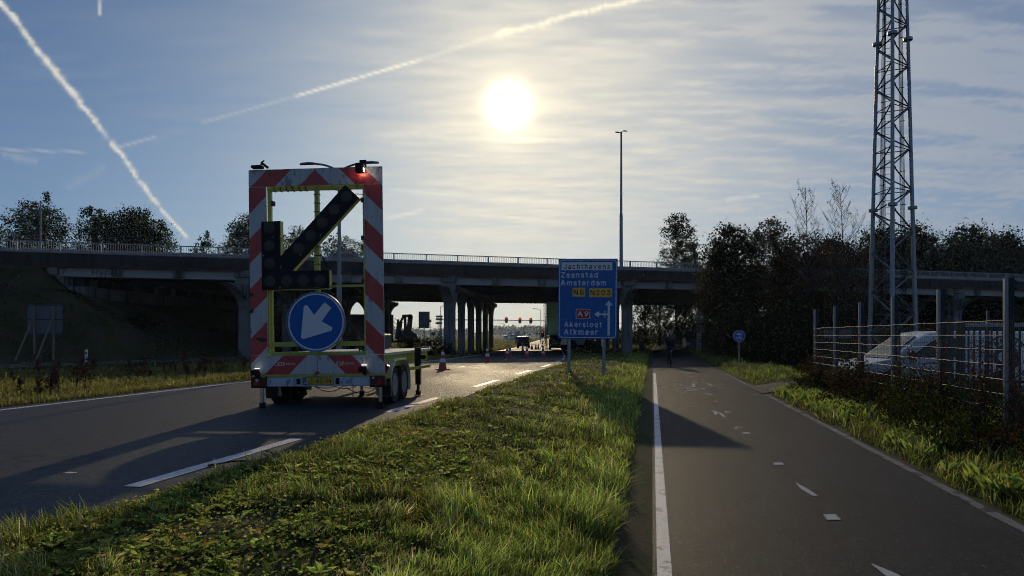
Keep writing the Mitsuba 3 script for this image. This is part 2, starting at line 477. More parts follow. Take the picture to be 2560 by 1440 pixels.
def ground_z(x, y, cut=True):
    """Height of the ground; with cut, sunk a little where a paved sheet lies on it."""
    x, y = np.asarray(x, float), np.asarray(y, float)
    s, t = st(x, y)
    zr = road_z(s)
    tr = t - bend(s)
    edge = -3.75 + bend(s)
    w = np.clip((-.12 - t) / np.maximum(-.12 - edge, .1), 0, 1)
    zv = zr * ss(0.0, 0.72, w) + (0.07 * ss(0, .08, w) * ss(1.0, .9, w)) + 0.05 * ss(0.1, 0.3, w) * ss(1, .6, w) * np.sin(s * 1.1 + t * 2)
    z = np.where(t > -.12, 0.0, np.where(tr > -3.75, zv, zr))
    med = ss(-11.1, -12.6, tr)
    zm = zr - 0.02 + 0.10 * np.sin(s * .35) * np.sin(t * .4) * med - 0.34 * ss(-11.6, -15, tr)
    z = np.where(tr < -11.1, zm, z)
    z = np.where(t > 3.12, 0.06 * ss(3.1, 3.4, t) + 0.10 * ss(3.4, 4.2, t) - 0.40 * ss(5.0, 8.0, t), z)
    far = ss(110, 220, np.hypot(x, y))
    z = z * (1 - far) + far * np.minimum(z, -0.15)
    z = np.maximum(z, embankment(x, y))
    dist = _st.query(np.stack([x, y], -1).reshape(-1, 2))[0].reshape(x.shape)
    k = ss(4.5, 1.9, dist)
    z = z * (1 - k) + k * (slip_z(y) - (0.05 if cut else 0.0))
    if cut:
        z = z - 0.06 * ((tr < -3.95) & (tr > -10.9) & (s < 330)) - 0.05 * ((t > 0.05) & (t < 2.95) & (s < 120))
    return z


def grid_lines(lo, hi, step, grow, far):
    a = list(np.arange(lo, hi + 1e-6, step))
    d, x = step, hi
    while x < far:
        d *= grow
        x += d
        a.append(x)
    d, x = step, lo
    while x > -far:
        d *= grow
        x -= d
        a.insert(0, x)
    return np.array(a)


gs, gt = grid_lines(-4, 62, .5, 1.12, 4200), grid_lines(-14, 7, .25, 1.10, 4200)
S_, T_ = np.meshgrid(gs, gt, indexing='ij')
X_, Y_ = xy(S_, T_)
Z_ = ground_z(X_, Y_)
n_, m_ = S_.shape
i_, j_ = np.meshgrid(np.arange(n_ - 1), np.arange(m_ - 1), indexing='ij')
q_ = np.stack([i_ * m_ + j_, i_ * m_ + j_ + 1, (i_ + 1) * m_ + j_ + 1, (i_ + 1) * m_ + j_], -1).reshape(-1, 4)[:, ::-1]
put(MB().add(np.stack([X_, Y_, Z_], -1).reshape(-1, 3), q_), 'soil', 'ground', label='flat grassy ground running to the horizon', kind='structure', smooth=True)


def sheet(name, s, t0, t1, z, mat, follow=True, label=None, parent=None, jitter=0, nt=2, **kw):
    """A strip along the road or the path between the offsets t0 and t1."""
    s = np.asarray(s, float)
    b = bend(s) if follow else 0 * s
    rng = np.random.default_rng(len(s))
    rows = []
    for k in np.linspace(0, 1, nt):
        t = t0 + (t1 - t0) * k + b
        if jitter and k in (0, 1):
            t = t + jitter * (meshkit.fbm(np.stack([s * 2.3, s * 0 + k * 9, s * 0], -1), 3) - .5)
        x, y = xy(s, t)
        rows.append(np.stack([x, y, (road_z(s) if follow else 0 * s) + z], -1))
    R = np.array(rows)
    m, n = R.shape[:2]
    i, j = np.meshgrid(np.arange(m - 1), np.arange(n - 1), indexing='ij')
    q = np.stack([i * n + j, (i + 1) * n + j, (i + 1) * n + j + 1, i * n + j + 1], -1).reshape(-1, 4)
    return put(MB().add(R.reshape(-1, 3), q), mat, name, parent=parent, label=label, **kw)


S_ROAD = np.r_[np.arange(-12, 60, .5), np.arange(60, 340, 4)]
road = sheet('road', S_ROAD, -11.0, -3.75, 0.0, 'asphalt', jitter=.12, nt=9, label='two-lane grey asphalt road passing under the viaduct', kind='structure', smooth=True)
sheet('edge_line', S_ROAD, -10.72, -10.57, 0.006, 'road_paint', parent=road, kind='structure')
for k in range(22):
    s0 = -0.6 + 5.72 * k
    sheet('lane_dash', np.linspace(s0, s0 + 2.75, 8), -4.28, -4.12, 0.006, 'road_paint', parent=road, kind='structure')
for k in range(16):
    s0 = 27 + 5.72 * k
    sheet('lane_dash', np.linspace(s0, s0 + 1.2, 4), -7.46, -7.34, 0.006, 'road_paint', parent=road, kind='structure')
for k in range(2):      # remains of scrubbed paint by the near dash
    sheet('paint_remnant', np.linspace(4.6 + .9 * k, 4.66 + .9 * k, 2), -5.22, -5.12, 0.006, 'road_paint', parent=road, kind='structure')

S_PATH = np.r_[np.arange(-8, 60, .5), np.arange(60, 125, 4)]
path = sheet('cycle_path', S_PATH, -0.22, 3.02, 0.0, 'path_asphalt', follow=False, jitter=.05, nt=7, label='dark asphalt cycle path with worn white markings', kind='structure', smooth=True)
sheet('edge_line', np.arange(-6, 31, .5), 0.03, 0.128, 0.005, 'road_paint', follow=False, parent=path, kind='structure')
sheet('edge_strip', np.arange(-6, 31, .5), 2.94, 3.05, 0.006, 'concrete', follow=False, parent=path, jitter=.04, kind='structure')


def on_path(name, pts, w, closed=False):
    """A painted mark: a stroke of width w through (s, t) points, flat on the path."""
    from shapely.geometry import LineString
    g = Polygon(pts).buffer(.004).simplify(.004) if closed else LineString(pts).buffer(w / 2, cap_style='flat', join_style='mitre')
    M = np.eye(4)
    M[:2, 0], M[:2, 1], M[2, 3] = US, UT, 0.0035
    M[2, 2] = -1.0
    put(MB().poly(g, 0.003, M @ np.diag([1, 1, -1, 1])), 'worn_paint', name, parent=path, kind='structure')


def patch(s, t, l, w):
    on_path('centre_dash', [(s, t - w / 2), (s + l * .9, t - w / 2 + .01), (s + l, t + w / 2), (s + .02, t + w / 2)], 0, True)


for q in ((6.55, 1.54, .25, .13), (9.2, 1.53, .2, .14), (12.0, 1.5, .25, .13), (15.2, 1.52, .3, .13), (17.6, 1.5, .3, .12), (21.8, 1.48, .4, .12), (26.3, 1.48, .3, .10), (30, 1.45, .4, .1)):
    patch(q[0], q[1], q[2] * .85, q[3] * .85)
on_path('old_stroke', [(8.12, 1.52), (7.8, 1.515), (7.5, 1.56), (7.48, 1.61), (7.6, 1.60), (7.85, 1.57)], 0, True)
on_path('old_stroke', [(5.35, 1.50), (5.1, 1.52), (4.7, 1.60), (4.8, 1.66), (5.15, 1.6)], 0, True)
on_path('old_stroke', [(12.6, 1.38), (12.85, 1.45), (12.75, 1.52)], .045)
on_path('old_arrow', [(14.4, 1.38), (15.0, 1.36), (15.5, 1.25), (15.5, 1.16)], .06)
on_path('old_arrow', [(14.7, 1.25), (15.4, 1.27)], .055)
on_path('old_stroke', [(16.25, .80), (16.3, .92)], .05)
on_path('old_arrow', [(24.1, 1.31), (22.7, 1.26), (22.2, .88)], .075)
on_path('old_arrow', [(22.2, .9), (21.4, 1.31), (20.7, .86)], .09)
on_path('old_stroke', [(23.7, 1.33), (23.7, 1.75)], .07)
on_path('old_stroke', [(24.3, 1.78), (23.25, 1.84), (23.2, 2.15)], .07)
on_path('old_stroke', [(25.4, 1.3), (24.7, 1.5), (24.5, 1.72)], .06)
on_path('old_stroke', [(19.6, 1.55), (20.2, 1.42)], .08)
on_path('old_stroke', [(28.3, 1.4), (28.0, 1.6)], .10)
on_path('cross_line', [(23.3, .14), (22.6, 1.5), (21.0, 2.6)], .045)
on_path('cross_line', [(24.9, .55), (24.7, .96)], .05)
on_path('cross_line', [(19.9, 2.55), (20.1, 2.85)], .06)
on_path('cross_line', [(26.6, 2.5), (27.0, 2.7)], .07)

# a paved branch to the right, and the slip road to the left
kk = np.linspace(0, 1, 40)
tt_ = 2.9 + 13.1 * kk
s1, s0_ = 23.2 + 3.3 * kk ** 1.6, 20.2 + 1.9 * np.sqrt(kk) + 1.9 * kk ** 2
R_ = []
for q in np.linspace(0, 1, 8):
    ax_, ay_ = xy(s1 + (s0_ - s1) * q, tt_)
    R_.append(np.stack([ax_, ay_, np.maximum(ground_z(ax_, ay_), .0) * (tt_ < 5.6) + np.where(tt_ < 5.6, 0, ground_z(ax_, ay_)) + .02], -1))
R_ = np.array(R_)
n_, m_ = R_.shape[:2]
i_, j_ = np.meshgrid(np.arange(n_ - 1), np.arange(m_ - 1), indexing='ij')
put(MB().add(R_.reshape(-1, 3), np.stack([i_ * m_ + j_, i_ * m_ + j_ + 1, (i_ + 1) * m_ + j_ + 1, (i_ + 1) * m_ + j_], -1).reshape(-1, 4)), 'path_asphalt', 'side_path', label='short asphalt path branching right through the grass', kind='structure', smooth=True)


def ribbon(P, hw, z, mat, name, parent=None, **kw):
    d = np.gradient(P, axis=0)
    d /= np.linalg.norm(d, axis=1, keepdims=True)
    nrm = np.stack([d[:, 1], -d[:, 0]], -1)
    lo, hi = hw
    a, b = P + nrm * lo, P + nrm * hi
    zz = slip_z(P[:, 1]) + z
    R = np.stack([np.c_[a, zz], np.c_[b, zz]])
    n = len(P)
    j = np.arange(n - 1)
    q = np.stack([j, n + j, n + j + 1, j + 1], -1)
    return put(MB().add(R.reshape(-1, 3), q), mat, name, parent=parent, **kw)


slip = ribbon(SLIP_P, (-1.9, 1.9), 0.012, 'asphalt', 'slip_road', label='narrow asphalt slip road along the foot of the embankment', kind='structure')
ribbon(SLIP_P[20:], (1.62, 1.74), 0.018, 'road_paint', 'edge_line', parent=slip, kind='structure')
ribbon(SLIP_P[20:], (-1.74, -1.62), 0.018, 'road_paint', 'edge_line', parent=slip, kind='structure')

# ------------------------------------------------------------------ the viaduct
M_B = place(None, (B0[0], B0[1], 0), (BA[0], BA[1], 0), (BC[0], BC[1], 0), (0, 0, 1))
A0, A1 = -64.0, 86.0
bridge = thing('viaduct', 'long dark concrete motorway viaduct with railing crossing the whole view', 'viaduct')
for (c0, c1, zs) in ((0.0, 12.6, 5.37), (13.0, 37.0, 5.75)):
    first = c0 == 0
    m = MB(M_B)
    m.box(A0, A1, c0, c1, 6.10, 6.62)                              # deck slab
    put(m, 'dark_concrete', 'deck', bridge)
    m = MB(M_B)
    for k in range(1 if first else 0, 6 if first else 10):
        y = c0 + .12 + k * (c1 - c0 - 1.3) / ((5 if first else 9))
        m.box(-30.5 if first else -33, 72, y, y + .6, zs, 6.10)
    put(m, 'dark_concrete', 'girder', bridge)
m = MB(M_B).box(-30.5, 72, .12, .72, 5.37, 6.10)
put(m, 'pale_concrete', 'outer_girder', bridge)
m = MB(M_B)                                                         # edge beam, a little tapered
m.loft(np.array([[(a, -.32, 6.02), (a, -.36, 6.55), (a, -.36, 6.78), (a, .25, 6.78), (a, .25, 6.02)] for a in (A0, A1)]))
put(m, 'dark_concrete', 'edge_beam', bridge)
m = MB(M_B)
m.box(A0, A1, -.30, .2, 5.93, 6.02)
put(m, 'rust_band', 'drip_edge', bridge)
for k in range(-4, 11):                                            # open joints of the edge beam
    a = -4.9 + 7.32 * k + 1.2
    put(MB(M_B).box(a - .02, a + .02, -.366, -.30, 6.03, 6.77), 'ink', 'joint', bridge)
for k in range(-8, 21):                                            # brackets below the edge
    a = -4.9 + 3.66 * k
    if k % 4 and a > -31:
        m = MB(M_B).box(a - .28, a + .28, -.18, .13, 5.42, 5.93, .03)
        put(m, 'concrete', 'bracket', bridge)
PIERS = [(-19.2, 8), (-4.9, 4), (9.7, 0), (26.6, 0), (44.0, -4)]
for i, (a, hd) in enumerate(PIERS):
    p = np.array([*(B0 + BA * a)])
    d = np.array([math.sin(math.radians(hd)), math.cos(math.radians(hd))])
    zg = float(ground_z(p[0], p[1] + .5)) - .3
    pier = f'{bridge}__pier' if i == 0 else f'{bridge}__pier_{i:03d}'
    L = 34.0
    Mp = place(None, (p[0], p[1], 0), (d[1], -d[0], 0), (d[0], d[1], 0), (0, 0, 1))
    m = MB(Mp)
    cap = MB(Mp)
    cap.box(-.5, .5, -.15, L, 5.0, 5.36)
    cap.box(-.56, .56, -.22, .8, 5.52, 6.0, .04)
    cap.box(-.42, .42, -.12, .9, 4.72, 5.50, .03)
    k, col = 0, []
    y = 0.1
    while y < L:
        w, hw = (.72, .25) if k else (.8, .38)
        # a column that flares into the cap: arched gaps between neighbours
        rings = []
        for z, g in ((zg, 0), (3.4, 0), (3.9, .15), (4.35, .6), (4.75, 1.5), (5.02, 2.7)):
            rings.append([(-hw, y - g, z), (hw, y - g, z), (hw, y + w + g, z), (-hw, y + w + g, z)])
        m.loft(np.array(rings)[:, ::-1])
        y += 6.2
        k += 1
    put(m, 'concrete', 'pier', bridge)
    put(cap, 'concrete', 'cross_beam', bridge)
SK = np.eye(4)
SK[0, 1] = .36                                                      # the abutment follows the road, askew to the deck
m = MB(M_B @ SK)
m.box(-33.4, -30.0, .25, 41, 3.6, 6.02)
m.box(-30.0, -28.9, .25, 41, 3.6, 4.75)
put(m, 'concrete', 'abutment', bridge)
for k in range(10):                                                 # bearing blocks on the abutment ledge
    m = MB(M_B @ SK).box(-29.95, -29.3, .9 + k * 2.4, 1.5 + k * 2.4, 4.752, 5.34, .02)
    put(m, 'dark_concrete', 'bearing', bridge)
# parapet: posts, rails, balusters, and the guard rail behind it
rail = thing('bridge_railing', 'grey steel railing with upright bars along the near edge of the viaduct', 'railing')
m = MB(M_B)
m.box(A0, A1, -.16, -.09, 7.48, 7.54)
put(m, 'galvanised', 'handrail', rail)
m = MB(M_B)
m.box(A0, A1, -.15, -.10, 6.90, 6.94)
put(m, 'galvanised', 'bottom_rail', rail)
for k in range(60):
    a = A0 + 1 + 2.35 * k
    if a < 56:
        put(MB(M_B).box(a - .035, a + .035, -.17, -.08, 6.78, 7.48), 'galvanised', 'post', rail)
bal = []
for a in np.arange(A0 + .4, A1, .14):
    bal.append((abs(a), a))
m = MB(M_B)
for _, a in bal:
    m.box(a - .011, a + .011, -.136, -.114, 6.94, 7.48)
put(m, 'galvanised', 'balusters', rail, kind='stuff', label='row of thin upright bars')
guard = thing('guard_rail', 'steel crash barrier standing behind the railing on the viaduct', 'guard rail')
m = MB(M_B)
g = np.array([(0, 6.98), (.05, 7.02), (.05, 7.08), (0, 7.12), (.05, 7.17), (.05, 7.24), (0, 7.28)])
for zz in (0.0,):
    m.loft(np.array([[(a, .55 - u, w - .12) for u, w in g] + [(a, .58 - u, w - .12) for u, w in g[::-1]] for a in (A0, A1)]))
put(m, 'grey_steel', 'beam', guard)
for k in range(34):
    a = A0 + 2 + 4 * k
    put(MB(M_B).box(a - .05, a + .05, .58, .70, 6.6, 7.1), 'grey_steel', 'post', guard)
far = thing('bridge_railing', 'railing along the far edge of the viaduct, seen behind the near one', 'railing')
m = MB(M_B)
m.box(A0, A1, 36.8, 36.87, 7.36, 7.42)
put(m, 'galvanised', 'handrail', far)
put(MB(M_B).box(A0, A1, 36.8, 36.86, 6.62, 7.0), 'grey_steel', 'panel', far)
# graffiti, flat paint on the girder beside the abutment
from shapely.geometry import LineString
gr = MB(place(M_B, (-29.6, .115, 5.45), (1, 0, 0), (0, 0, 1), (0, -1, 0)))
for txt, x in (('S7', -.9), ('Hypos', 1.2)):
    mm = meshkit.text_mesh(txt, .42, .004)
    K = np.eye(4); K[0, 3] = x; K[1, 0] = .02; K[0, 1] = .1
    gr.mesh(mm, K)
put(gr, 'ink', 'graffiti', bridge, label='black spray-painted scrawl')

# ------------------------------------------------------------------ flat print and lettering
FACE = ((1, 0, 0), (0, 0, 1), (0, -1, 0))          # x right, y up, z towards the viewer of a plate


def text_on(M, txt, x, z, width, height, y=0.0, bold=True, depth=.002, shear=0.0, gap=.34):
    """Lettering on an upright face: its left edge at x, its baseline at z, fitted to width."""
    V, F, x0, n = [], [], 0.0, 0
    for ch in txt:
        m = meshkit.text_mesh(ch, height, depth, bold)
        v = np.array(m.vertices)
        v[:, 0] += x0 - v[:, 0].min()
        x0 = v[:, 0].max() + gap * height
        V.append(v)
        F.append(m.faces + n)
        n += len(v)
    v, fc = np.vstack(V), np.vstack(F)
    if width:
        v[:, 0] *= width / v[:, 0].max()
    v[:, 0] += shear * v[:, 1]
    b = MB(place(M, (x, y, z), *FACE))
    b.add(v, fc)
    return b


def flat(M, shape, y, depth=.002):
    """A shapely shape in (x, z) as a thin sheet whose back lies at y, facing -y."""
    return MB(place(M, (0, y, 0), *FACE)).poly(shape, depth, np.eye(4))


def rrect(x0, x1, z0, z1, r):
    return sbox(x0 + r, z0 + r, x1 - r, z1 - r).buffer(r, 8)


def disc(x, z, r, n=16):
    from shapely.geometry import Point
    return Point(x, z).buffer(r, n)


# ------------------------------------------------------------------ the arrow trailer
MT = frame(-3.31, 12.1, 0.35, yaw=4.0, roll=0.75)
tr = thing('arrow_trailer', 'parked roadwork trailer with red and white striped frame, black lamp arrow and round blue sign', 'trailer')


def strips(rect):
    out = []
    for n in range(-2, 8):
        a, b = -4.929 + .856 * n, -4.504 + .856 * n
        for sgn in (-1, 1):
            # region a <= -|u| - w <= b on one half
            g = Polygon([(0, -a), (0, -b), (sgn * 3, -b - 3), (sgn * 3, -a - 3)]).intersection(rect)
            for h in getattr(g, 'geoms', [g]):
                if h.geom_type == 'Polygon' and h.area > 3e-4:
                    out.append(h)
    merged = unary_union([h.buffer(1e-4) for h in out])
    return [h for h in getattr(merged, 'geoms', [merged])]


for nm, rc in (('panel', (-1.165, 1.165, 3.805, 4.10)), ('panel', (-1.165, -.86, .915, 3.80)), ('panel', (.845, 1.165, .915, 3.80)), ('panel', (-1.165, 1.165, .585, .91))):
    key = put(MB(MT).box(rc[0], rc[1], 0, .035, rc[2], rc[3], .006), 'white_sheeting', nm, tr)
    for g in strips(sbox(rc[0] + .004, rc[2] + .004, rc[1] - .004, rc[3] - .004)):
        put(flat(MT, g, 0, .003), 'red_sheeting', 'red_stripe', key)
lower = f'{tr}__panel_003'
m = MB(MT)                                                          # rivets round the edges of the panels
for x in np.arange(-1.12, 1.15, .28):
    for z in (3.83, 4.075, .61, .885):
        m.poly(disc(x, z, .009, 3), .003, np.array(place(None, (0, -.0035, 0), *FACE)))
for z in np.arange(1.0, 3.8, .31):
    for x in (-1.145, -.88, .865, 1.145):
        m.poly(disc(x, z, .009, 3), .003, np.array(place(None, (0, -.0035, 0), *FACE)))
put(m, 'dark_metal', 'rivets', tr, kind='stuff')
put(flat(MT, sbox(-.003, .59, .003, .905), -.003, .0012), 'dark_metal', 'seam', lower)
for x in (-.73, .29):
    put(text_on(MT, 'STB', x + .03, .745, .13, .05, -.0035, shear=.3), 'sign_white', 'lettering', lower)
    put(text_on(MT, 'SILCA', x + .19, .748, .155, .036, -.0035), 'sign_white', 'lettering', lower)
    put(flat(MT, sbox(x - .03, .733, x + .15, .738), -.003, .001), 'sign_white', 'underline', lower)
scuff = unary_union([affinity.rotate(affinity.scale(disc(-1.02 + .03 * k, 1.20 - .008 * k, .05), 1.4, .3 + .2 * (k % 2)), -14 + 9 * k) for k in range(4)])
put(flat(MT, scuff, -.0032, .0008), 'ink', 'scuff', f'{tr}__panel_001')
put(flat(MT, unary_union([Polygon([(-1.163, 1.97), (-1.13, 2.0), (-1.09, 1.96), (-1.12, 1.93), (-1.163, 1.92)]), Polygon([(-1.163, 1.70), (-1.12, 1.72), (-1.10, 1.66), (-1.163, 1.63)])]), -.0032, .0008), 'ink', 'scuff', f'{tr}__panel_001')
# yellow tube frame behind the panels
yf = thing(f'{tr}__tube_frame')
fr = [((-.83, .09, .55), (-.83, .09, 3.80), .075), ((.83, .09, .55), (.83, .09, 3.80), .06), ((-.86, .09, 3.775), (.86, .09, 3.775), .085), ((-.79, .09, 1.10), (.80, .09, 1.10), .10),
      ((-.86, .09, .945), (.86, .09, .945), .06), ((.0, .10, .95), (.0, .10, 3.74), .085), ((.24, .09, 2.09), (.80, .09, 2.09), .045), ((-1.1, .09, .62), (-1.1, .09, 4.05), .05), ((1.1, .09, .62), (1.1, .09, 4.05), .05)]
for p, q, w in fr:
    put(MB(MT).bar(p, q, w, w * .8), 'yellow_green', 'tube_frame', tr)
for p, q in (((-.60, .03, 2.93), (-.34, .09, 2.63)), ((-.33, .03, 2.35), (.0, .09, 2.02)), ((-.05, .12, 2.05), (-.06, .12, 2.6))):
    put(MB(MT).bar(p, q, .03), 'yellow_green', 'strut', tr)
for k in range(14):                                                # cable ties on the frame
    z = 3.66 - .15 * k
    if z > 2.3 or z < 2.0:
        put(MB(MT).box(-.046, .046, .055, .146, z, z + .012), 'black_paint', 'cable_tie', tr)
for k in range(6):
    x = -.74 + .11 * k
    put(MB(MT).box(x, x + .010, .04, .14, 3.728, 3.822), 'black_paint', 'cable_tie', tr)
for x, z in ((-.775, 3.53), (.80, 3.55), (.80, 2.9), (.79, 2.17)):
    put(MB(MT).box(x - .03, x + .03, .05, .13, z - .04, z + .04, .01), 'rust_band', 'bracket', tr)
# lamp arrow
ap = Polygon([(-.938, 3.202), (-.603, 3.209), (-.603, 2.606), (.534, 3.791), (.774, 3.565), (-.397, 2.353), (.240, 2.353), (.240, 2.038), (-.938, 2.031)])
arrow = put(flat(MT, ap, -.02, .012), 'black_paint', 'lamp_arrow', tr)
rim = ap.difference(ap.buffer(-.012))
put(flat(MT, rim, .10, .13), 'yellow_green', 'casing', arrow)
put(flat(MT, ap.buffer(-.014), .095, .01), 'yellow_green', 'back_plate', arrow)
for x, z in [(-.795, 3.093), (-.795, 2.784), (-.795, 2.483), (-.795, 2.182), (-.50, 2.182), (-.212, 2.182), (.082, 2.182), (-.288, 2.73), (-.075, 2.942), (.13, 3.161), (.343, 3.38), (.555, 3.593)]:
    m = MB(place(MT, (x, -.032, z), *FACE))
    ang = np.arange(28) * 2 * np.pi / 28
    m.loft(np.array([[(r * math.cos(a), r * math.sin(a), h) for a in ang] for r, h in ((.100, -.002), (.098, .006), (.090, .009), (.06, .014), (.02, .016))]))
    put(m, 'lamp_lens', 'lamp', arrow)
for x, z in [(-.6, 2.42), (-.9, 2.62), (-.62, 2.07), (.0, 2.06), (.1, 2.95), (-.25, 2.62)]:
    put(flat(MT, disc(x, z, .008, 4), -.032, .004), 'chrome', 'bolt', arrow)
# round keep-left sign
c = (0.0, 1.476)
sg = put(flat(MT, disc(*c, .51, 32), -.03, .012), 'sign_blue', 'round_sign', tr)
put(flat(MT, disc(*c, .512, 32).difference(disc(*c, .500, 32)), -.025, .03), 'grey_steel', 'rim', sg)
put(flat(MT, disc(*c, .484, 32).difference(disc(*c, .460, 32)), -.042, .0015), 'sign_white', 'border', sg)
pa = Polygon([(.154, .330), (.274, .236), (.098, .010), (.290, -.10), (.274, -.15), (-.225, -.290), (-.262, -.262), (-.205, .275), (-.150, .292), (-.029, .116)])
pa = affinity.translate(pa.buffer(-.015).buffer(.015, 6), *c)
put(flat(MT, pa, -.042, .0015), 'sign_white', 'arrow', sg)
for x in (-.2, .2):
    put(MB(MT).bar((x, -.02, 1.10), (x, .07, 1.10), .04), 'yellow_green', 'clamp', sg)
# bed and chassis
bed = put(MB(MT).box(-1.10, 1.10, .12, 4.55, .875, .935, .008), 'cream_paint', 'bed', tr)
for s in (-1, 1):
    put(MB(MT).box(s * 1.02 - .03, s * 1.02 + .03, .14, 4.45, .66, .873), 'yellow_green', 'side_rail', bed)
    put(MB(MT).box(s * .45 - .05, s * .45 + .05, .1, 4.9, .42, .655), 'dark_metal', 'chassis_rail', tr)
for y in (.5, 1.5, 2.5, 3.5, 4.2):
    put(MB(MT).box(-1.0, 1.0, y, y + .07, .66, .78), 'cream_paint', 'cross_member', bed)
beam = put(MB(MT).box(-1.14, 1.16, .02, .12, .375, .545, .012), 'chassis_white', 'bumper_beam', tr)
put(MB(MT).box(-1.12, 1.14, .0, .10, .546, .584), 'yellow_green', 'lip', beam)
pl = put(flat(MT, rrect(-.255, .275, .405, .53, .012), .02, .008), 'plate_yellow', 'number_plate', tr)
put(flat(MT, rrect(-.255, .275, .405, .53, .012).difference(rrect(-.248, .268, .412, .523, .01)), .012, .0015), 'ink', 'border', pl)
put(flat(MT, sbox(-.247, .413, -.20, .522), .012, .0012), 'sign_blue', 'country_band', pl)
put(text_on(MT, 'NL', -.240, .425, .034, .026, .0105), 'sign_white', 'lettering', pl)
put(text_on(MT, '61-WD-VN', -.165, .428, .40, .078, .012), 'ink', 'lettering', pl)
for x in (-.335, .345):
    put(MB(MT).box(x - .032, x + .032, -.01, .018, .415, .515, .008), 'black_paint', 'plate_lamp', tr)
for s in (-1, 1):
    x = -1.02 if s < 0 else 1.05
    cl = put(MB(MT).box(x - .135, x + .135, -.04, .018, .375, .555, .012), 'dark_red_lens', 'tail_light', tr)
    put(flat(MT, Polygon([(x - .07 + .03 * s, .40), (x + .07 + .03 * s, .40), (x + .03 * s, .515)]), -.04, .006), 'red_lens', 'reflector', cl)
    put(MB(MT).box(x - .14, x + .14, -.02, .02, .360, .374), 'black_paint', 'bracket', cl)
put(MB(MT).tube([(-1.06 + .02, -.03, .49), (-1.06 + .02, -.055, .49)], .025), 'white_lens', 'reverse_lamp', tr)
put(MB(MT).tube([(.98, -.03, .52), (.98, -.055, .52)], .018), 'white_lens', 'reverse_lamp', tr)
# four work lamps
for x, z, up in ((.82, 4.06, 1), (-.95, 4.13, 0), (-1.03, .62, 2), (.83, .66, 2)):
    m = MB(MT)
    if up == 1:
        m.box(x - .065, x + .065, -.20, -.10, z - .10, z + .06, .012)
    elif up == 0:
        m.box(x - .13, x + .06, -.10, .02, z - .02, z + .03, .01)
    else:
        m.hull([(x - .07, -.17, z - .04), (x + .07, -.17, z - .04), (x - .07, -.17, z + .05), (x + .07, -.17, z + .05), (x - .04, -.03, z - .03), (x + .05, -.03, z - .03), (x, -.03, z + .05), (x + .03, -.06, z + .07)])
    lk = put(m, 'black_paint', 'work_lamp', tr)
    m = MB(MT)
    if up == 1:
        m.tube([(x + .03, -.15, z + .05), (x + .05, -.12, z + .10), (x + .06, -.02, z + .08), (x + .05, .05, z + .04)], .018)
        m.box(x - .02, x + .10, -.10, -.06, z + .05, z + .13, .01)
    elif up == 0:
        m.tube([(x + .03, -.06, z + .03), (x + .03, -.02, z + .09), (x + .05, .03, z + .13)], .014)
        m.tube([(x + .03, -.03, z + .08), (x + .13, .02, z - .0)], .022)
    else:
        m.bar((x, -.08, z - .03), (x, .03, z - .09), .05)
    put(m, 'black_paint', 'bracket', lk)
    if up:                                                          # the lamps are lit and shine on the panel
        m = MB(MT)
        if up == 1:
            m.box(x - .05, x + .05, -.098, -.092, z - .095, z - .06)
            m.box(x + .062, x + .068, -.17, -.11, z - .08, z - .02)
        else:
            m.box(x - .04, x + .04, -.075, -.045, z + .074, z + .080)
        kk = put(m, 'white_lens', 'lit_lens', lk)
        scene[kk]['emitter'] = {'type': 'area', 'radiance': {'type': 'rgb', 'value': [5.5, 4.4, 3.3] if up == 1 else [1.1, 1.05, .9]}}
# wheels: tandem axle
for s in (-1, 1):
    for v in (.95, 1.72):
        mw = place(MT, (s * 1.02, v, .335), (0, 1, 0), (0, 0, 1), (s, 0, 0))
        ang = np.arange(36) * 2 * np.pi / 36
        prof = [(.20, -.10), (.315, -.10), (.333, -.085), (.337, -.04), (.337, .04), (.333, .085), (.315, .10), (.21, .095)]
        m = MB(mw).loft(np.array([[(r * math.cos(a), r * math.sin(a), h) for a in ang] for r, h in prof]), caps=False)
        wk = put(m, 'rubber', 'wheel', tr, smooth=40)
        prof = [(.212, .095), (.205, .085), (.195, .06), (.15, .045), (.12, .062), (.09, .07), (.05, .075), (.02, .076)]
        m = MB(mw).loft(np.array([[(r * math.cos(a), r * math.sin(a), h) for a in ang] for r, h in prof]))
        put(m, 'grey_steel', 'rim', wk, smooth=40)
        m = MB(mw)
        for k in range(5):
            a = k * 2 * np.pi / 5
            m.tube([(.075 * math.cos(a), .075 * math.sin(a), .07), (.075 * math.cos(a), .075 * math.sin(a), .095)], .012, 6)
        put(m, 'dark_metal', 'wheel_nuts', wk, kind='stuff')
    # mudguard over both wheels
    th = np.linspace(math.radians(200), math.radians(-20), 26)
    path_ = [(1.335 + (.80 * math.cos(a) if abs(math.cos(a)) > 0 else 0), .36 + .44 * min(1.0, 1.18 * max(math.sin(a), -.5))) for a in th]
    m = MB(MT)
    R = [[(s * .86, y, z), (s * 1.14, y, z), (s * 1.15, y, z - .03), (s * 1.14, y, z - .018), (s * .86, y, z - .018)] for y, z in path_]
    m.loft(np.array(R))
    put(m, 'cream_paint', 'mudguard', tr)
    put(MB(MT).box(s * 1.02 - .10, s * 1.02 + .12, .50, .515, .14, .50), 'rubber', 'mud_flap', tr)
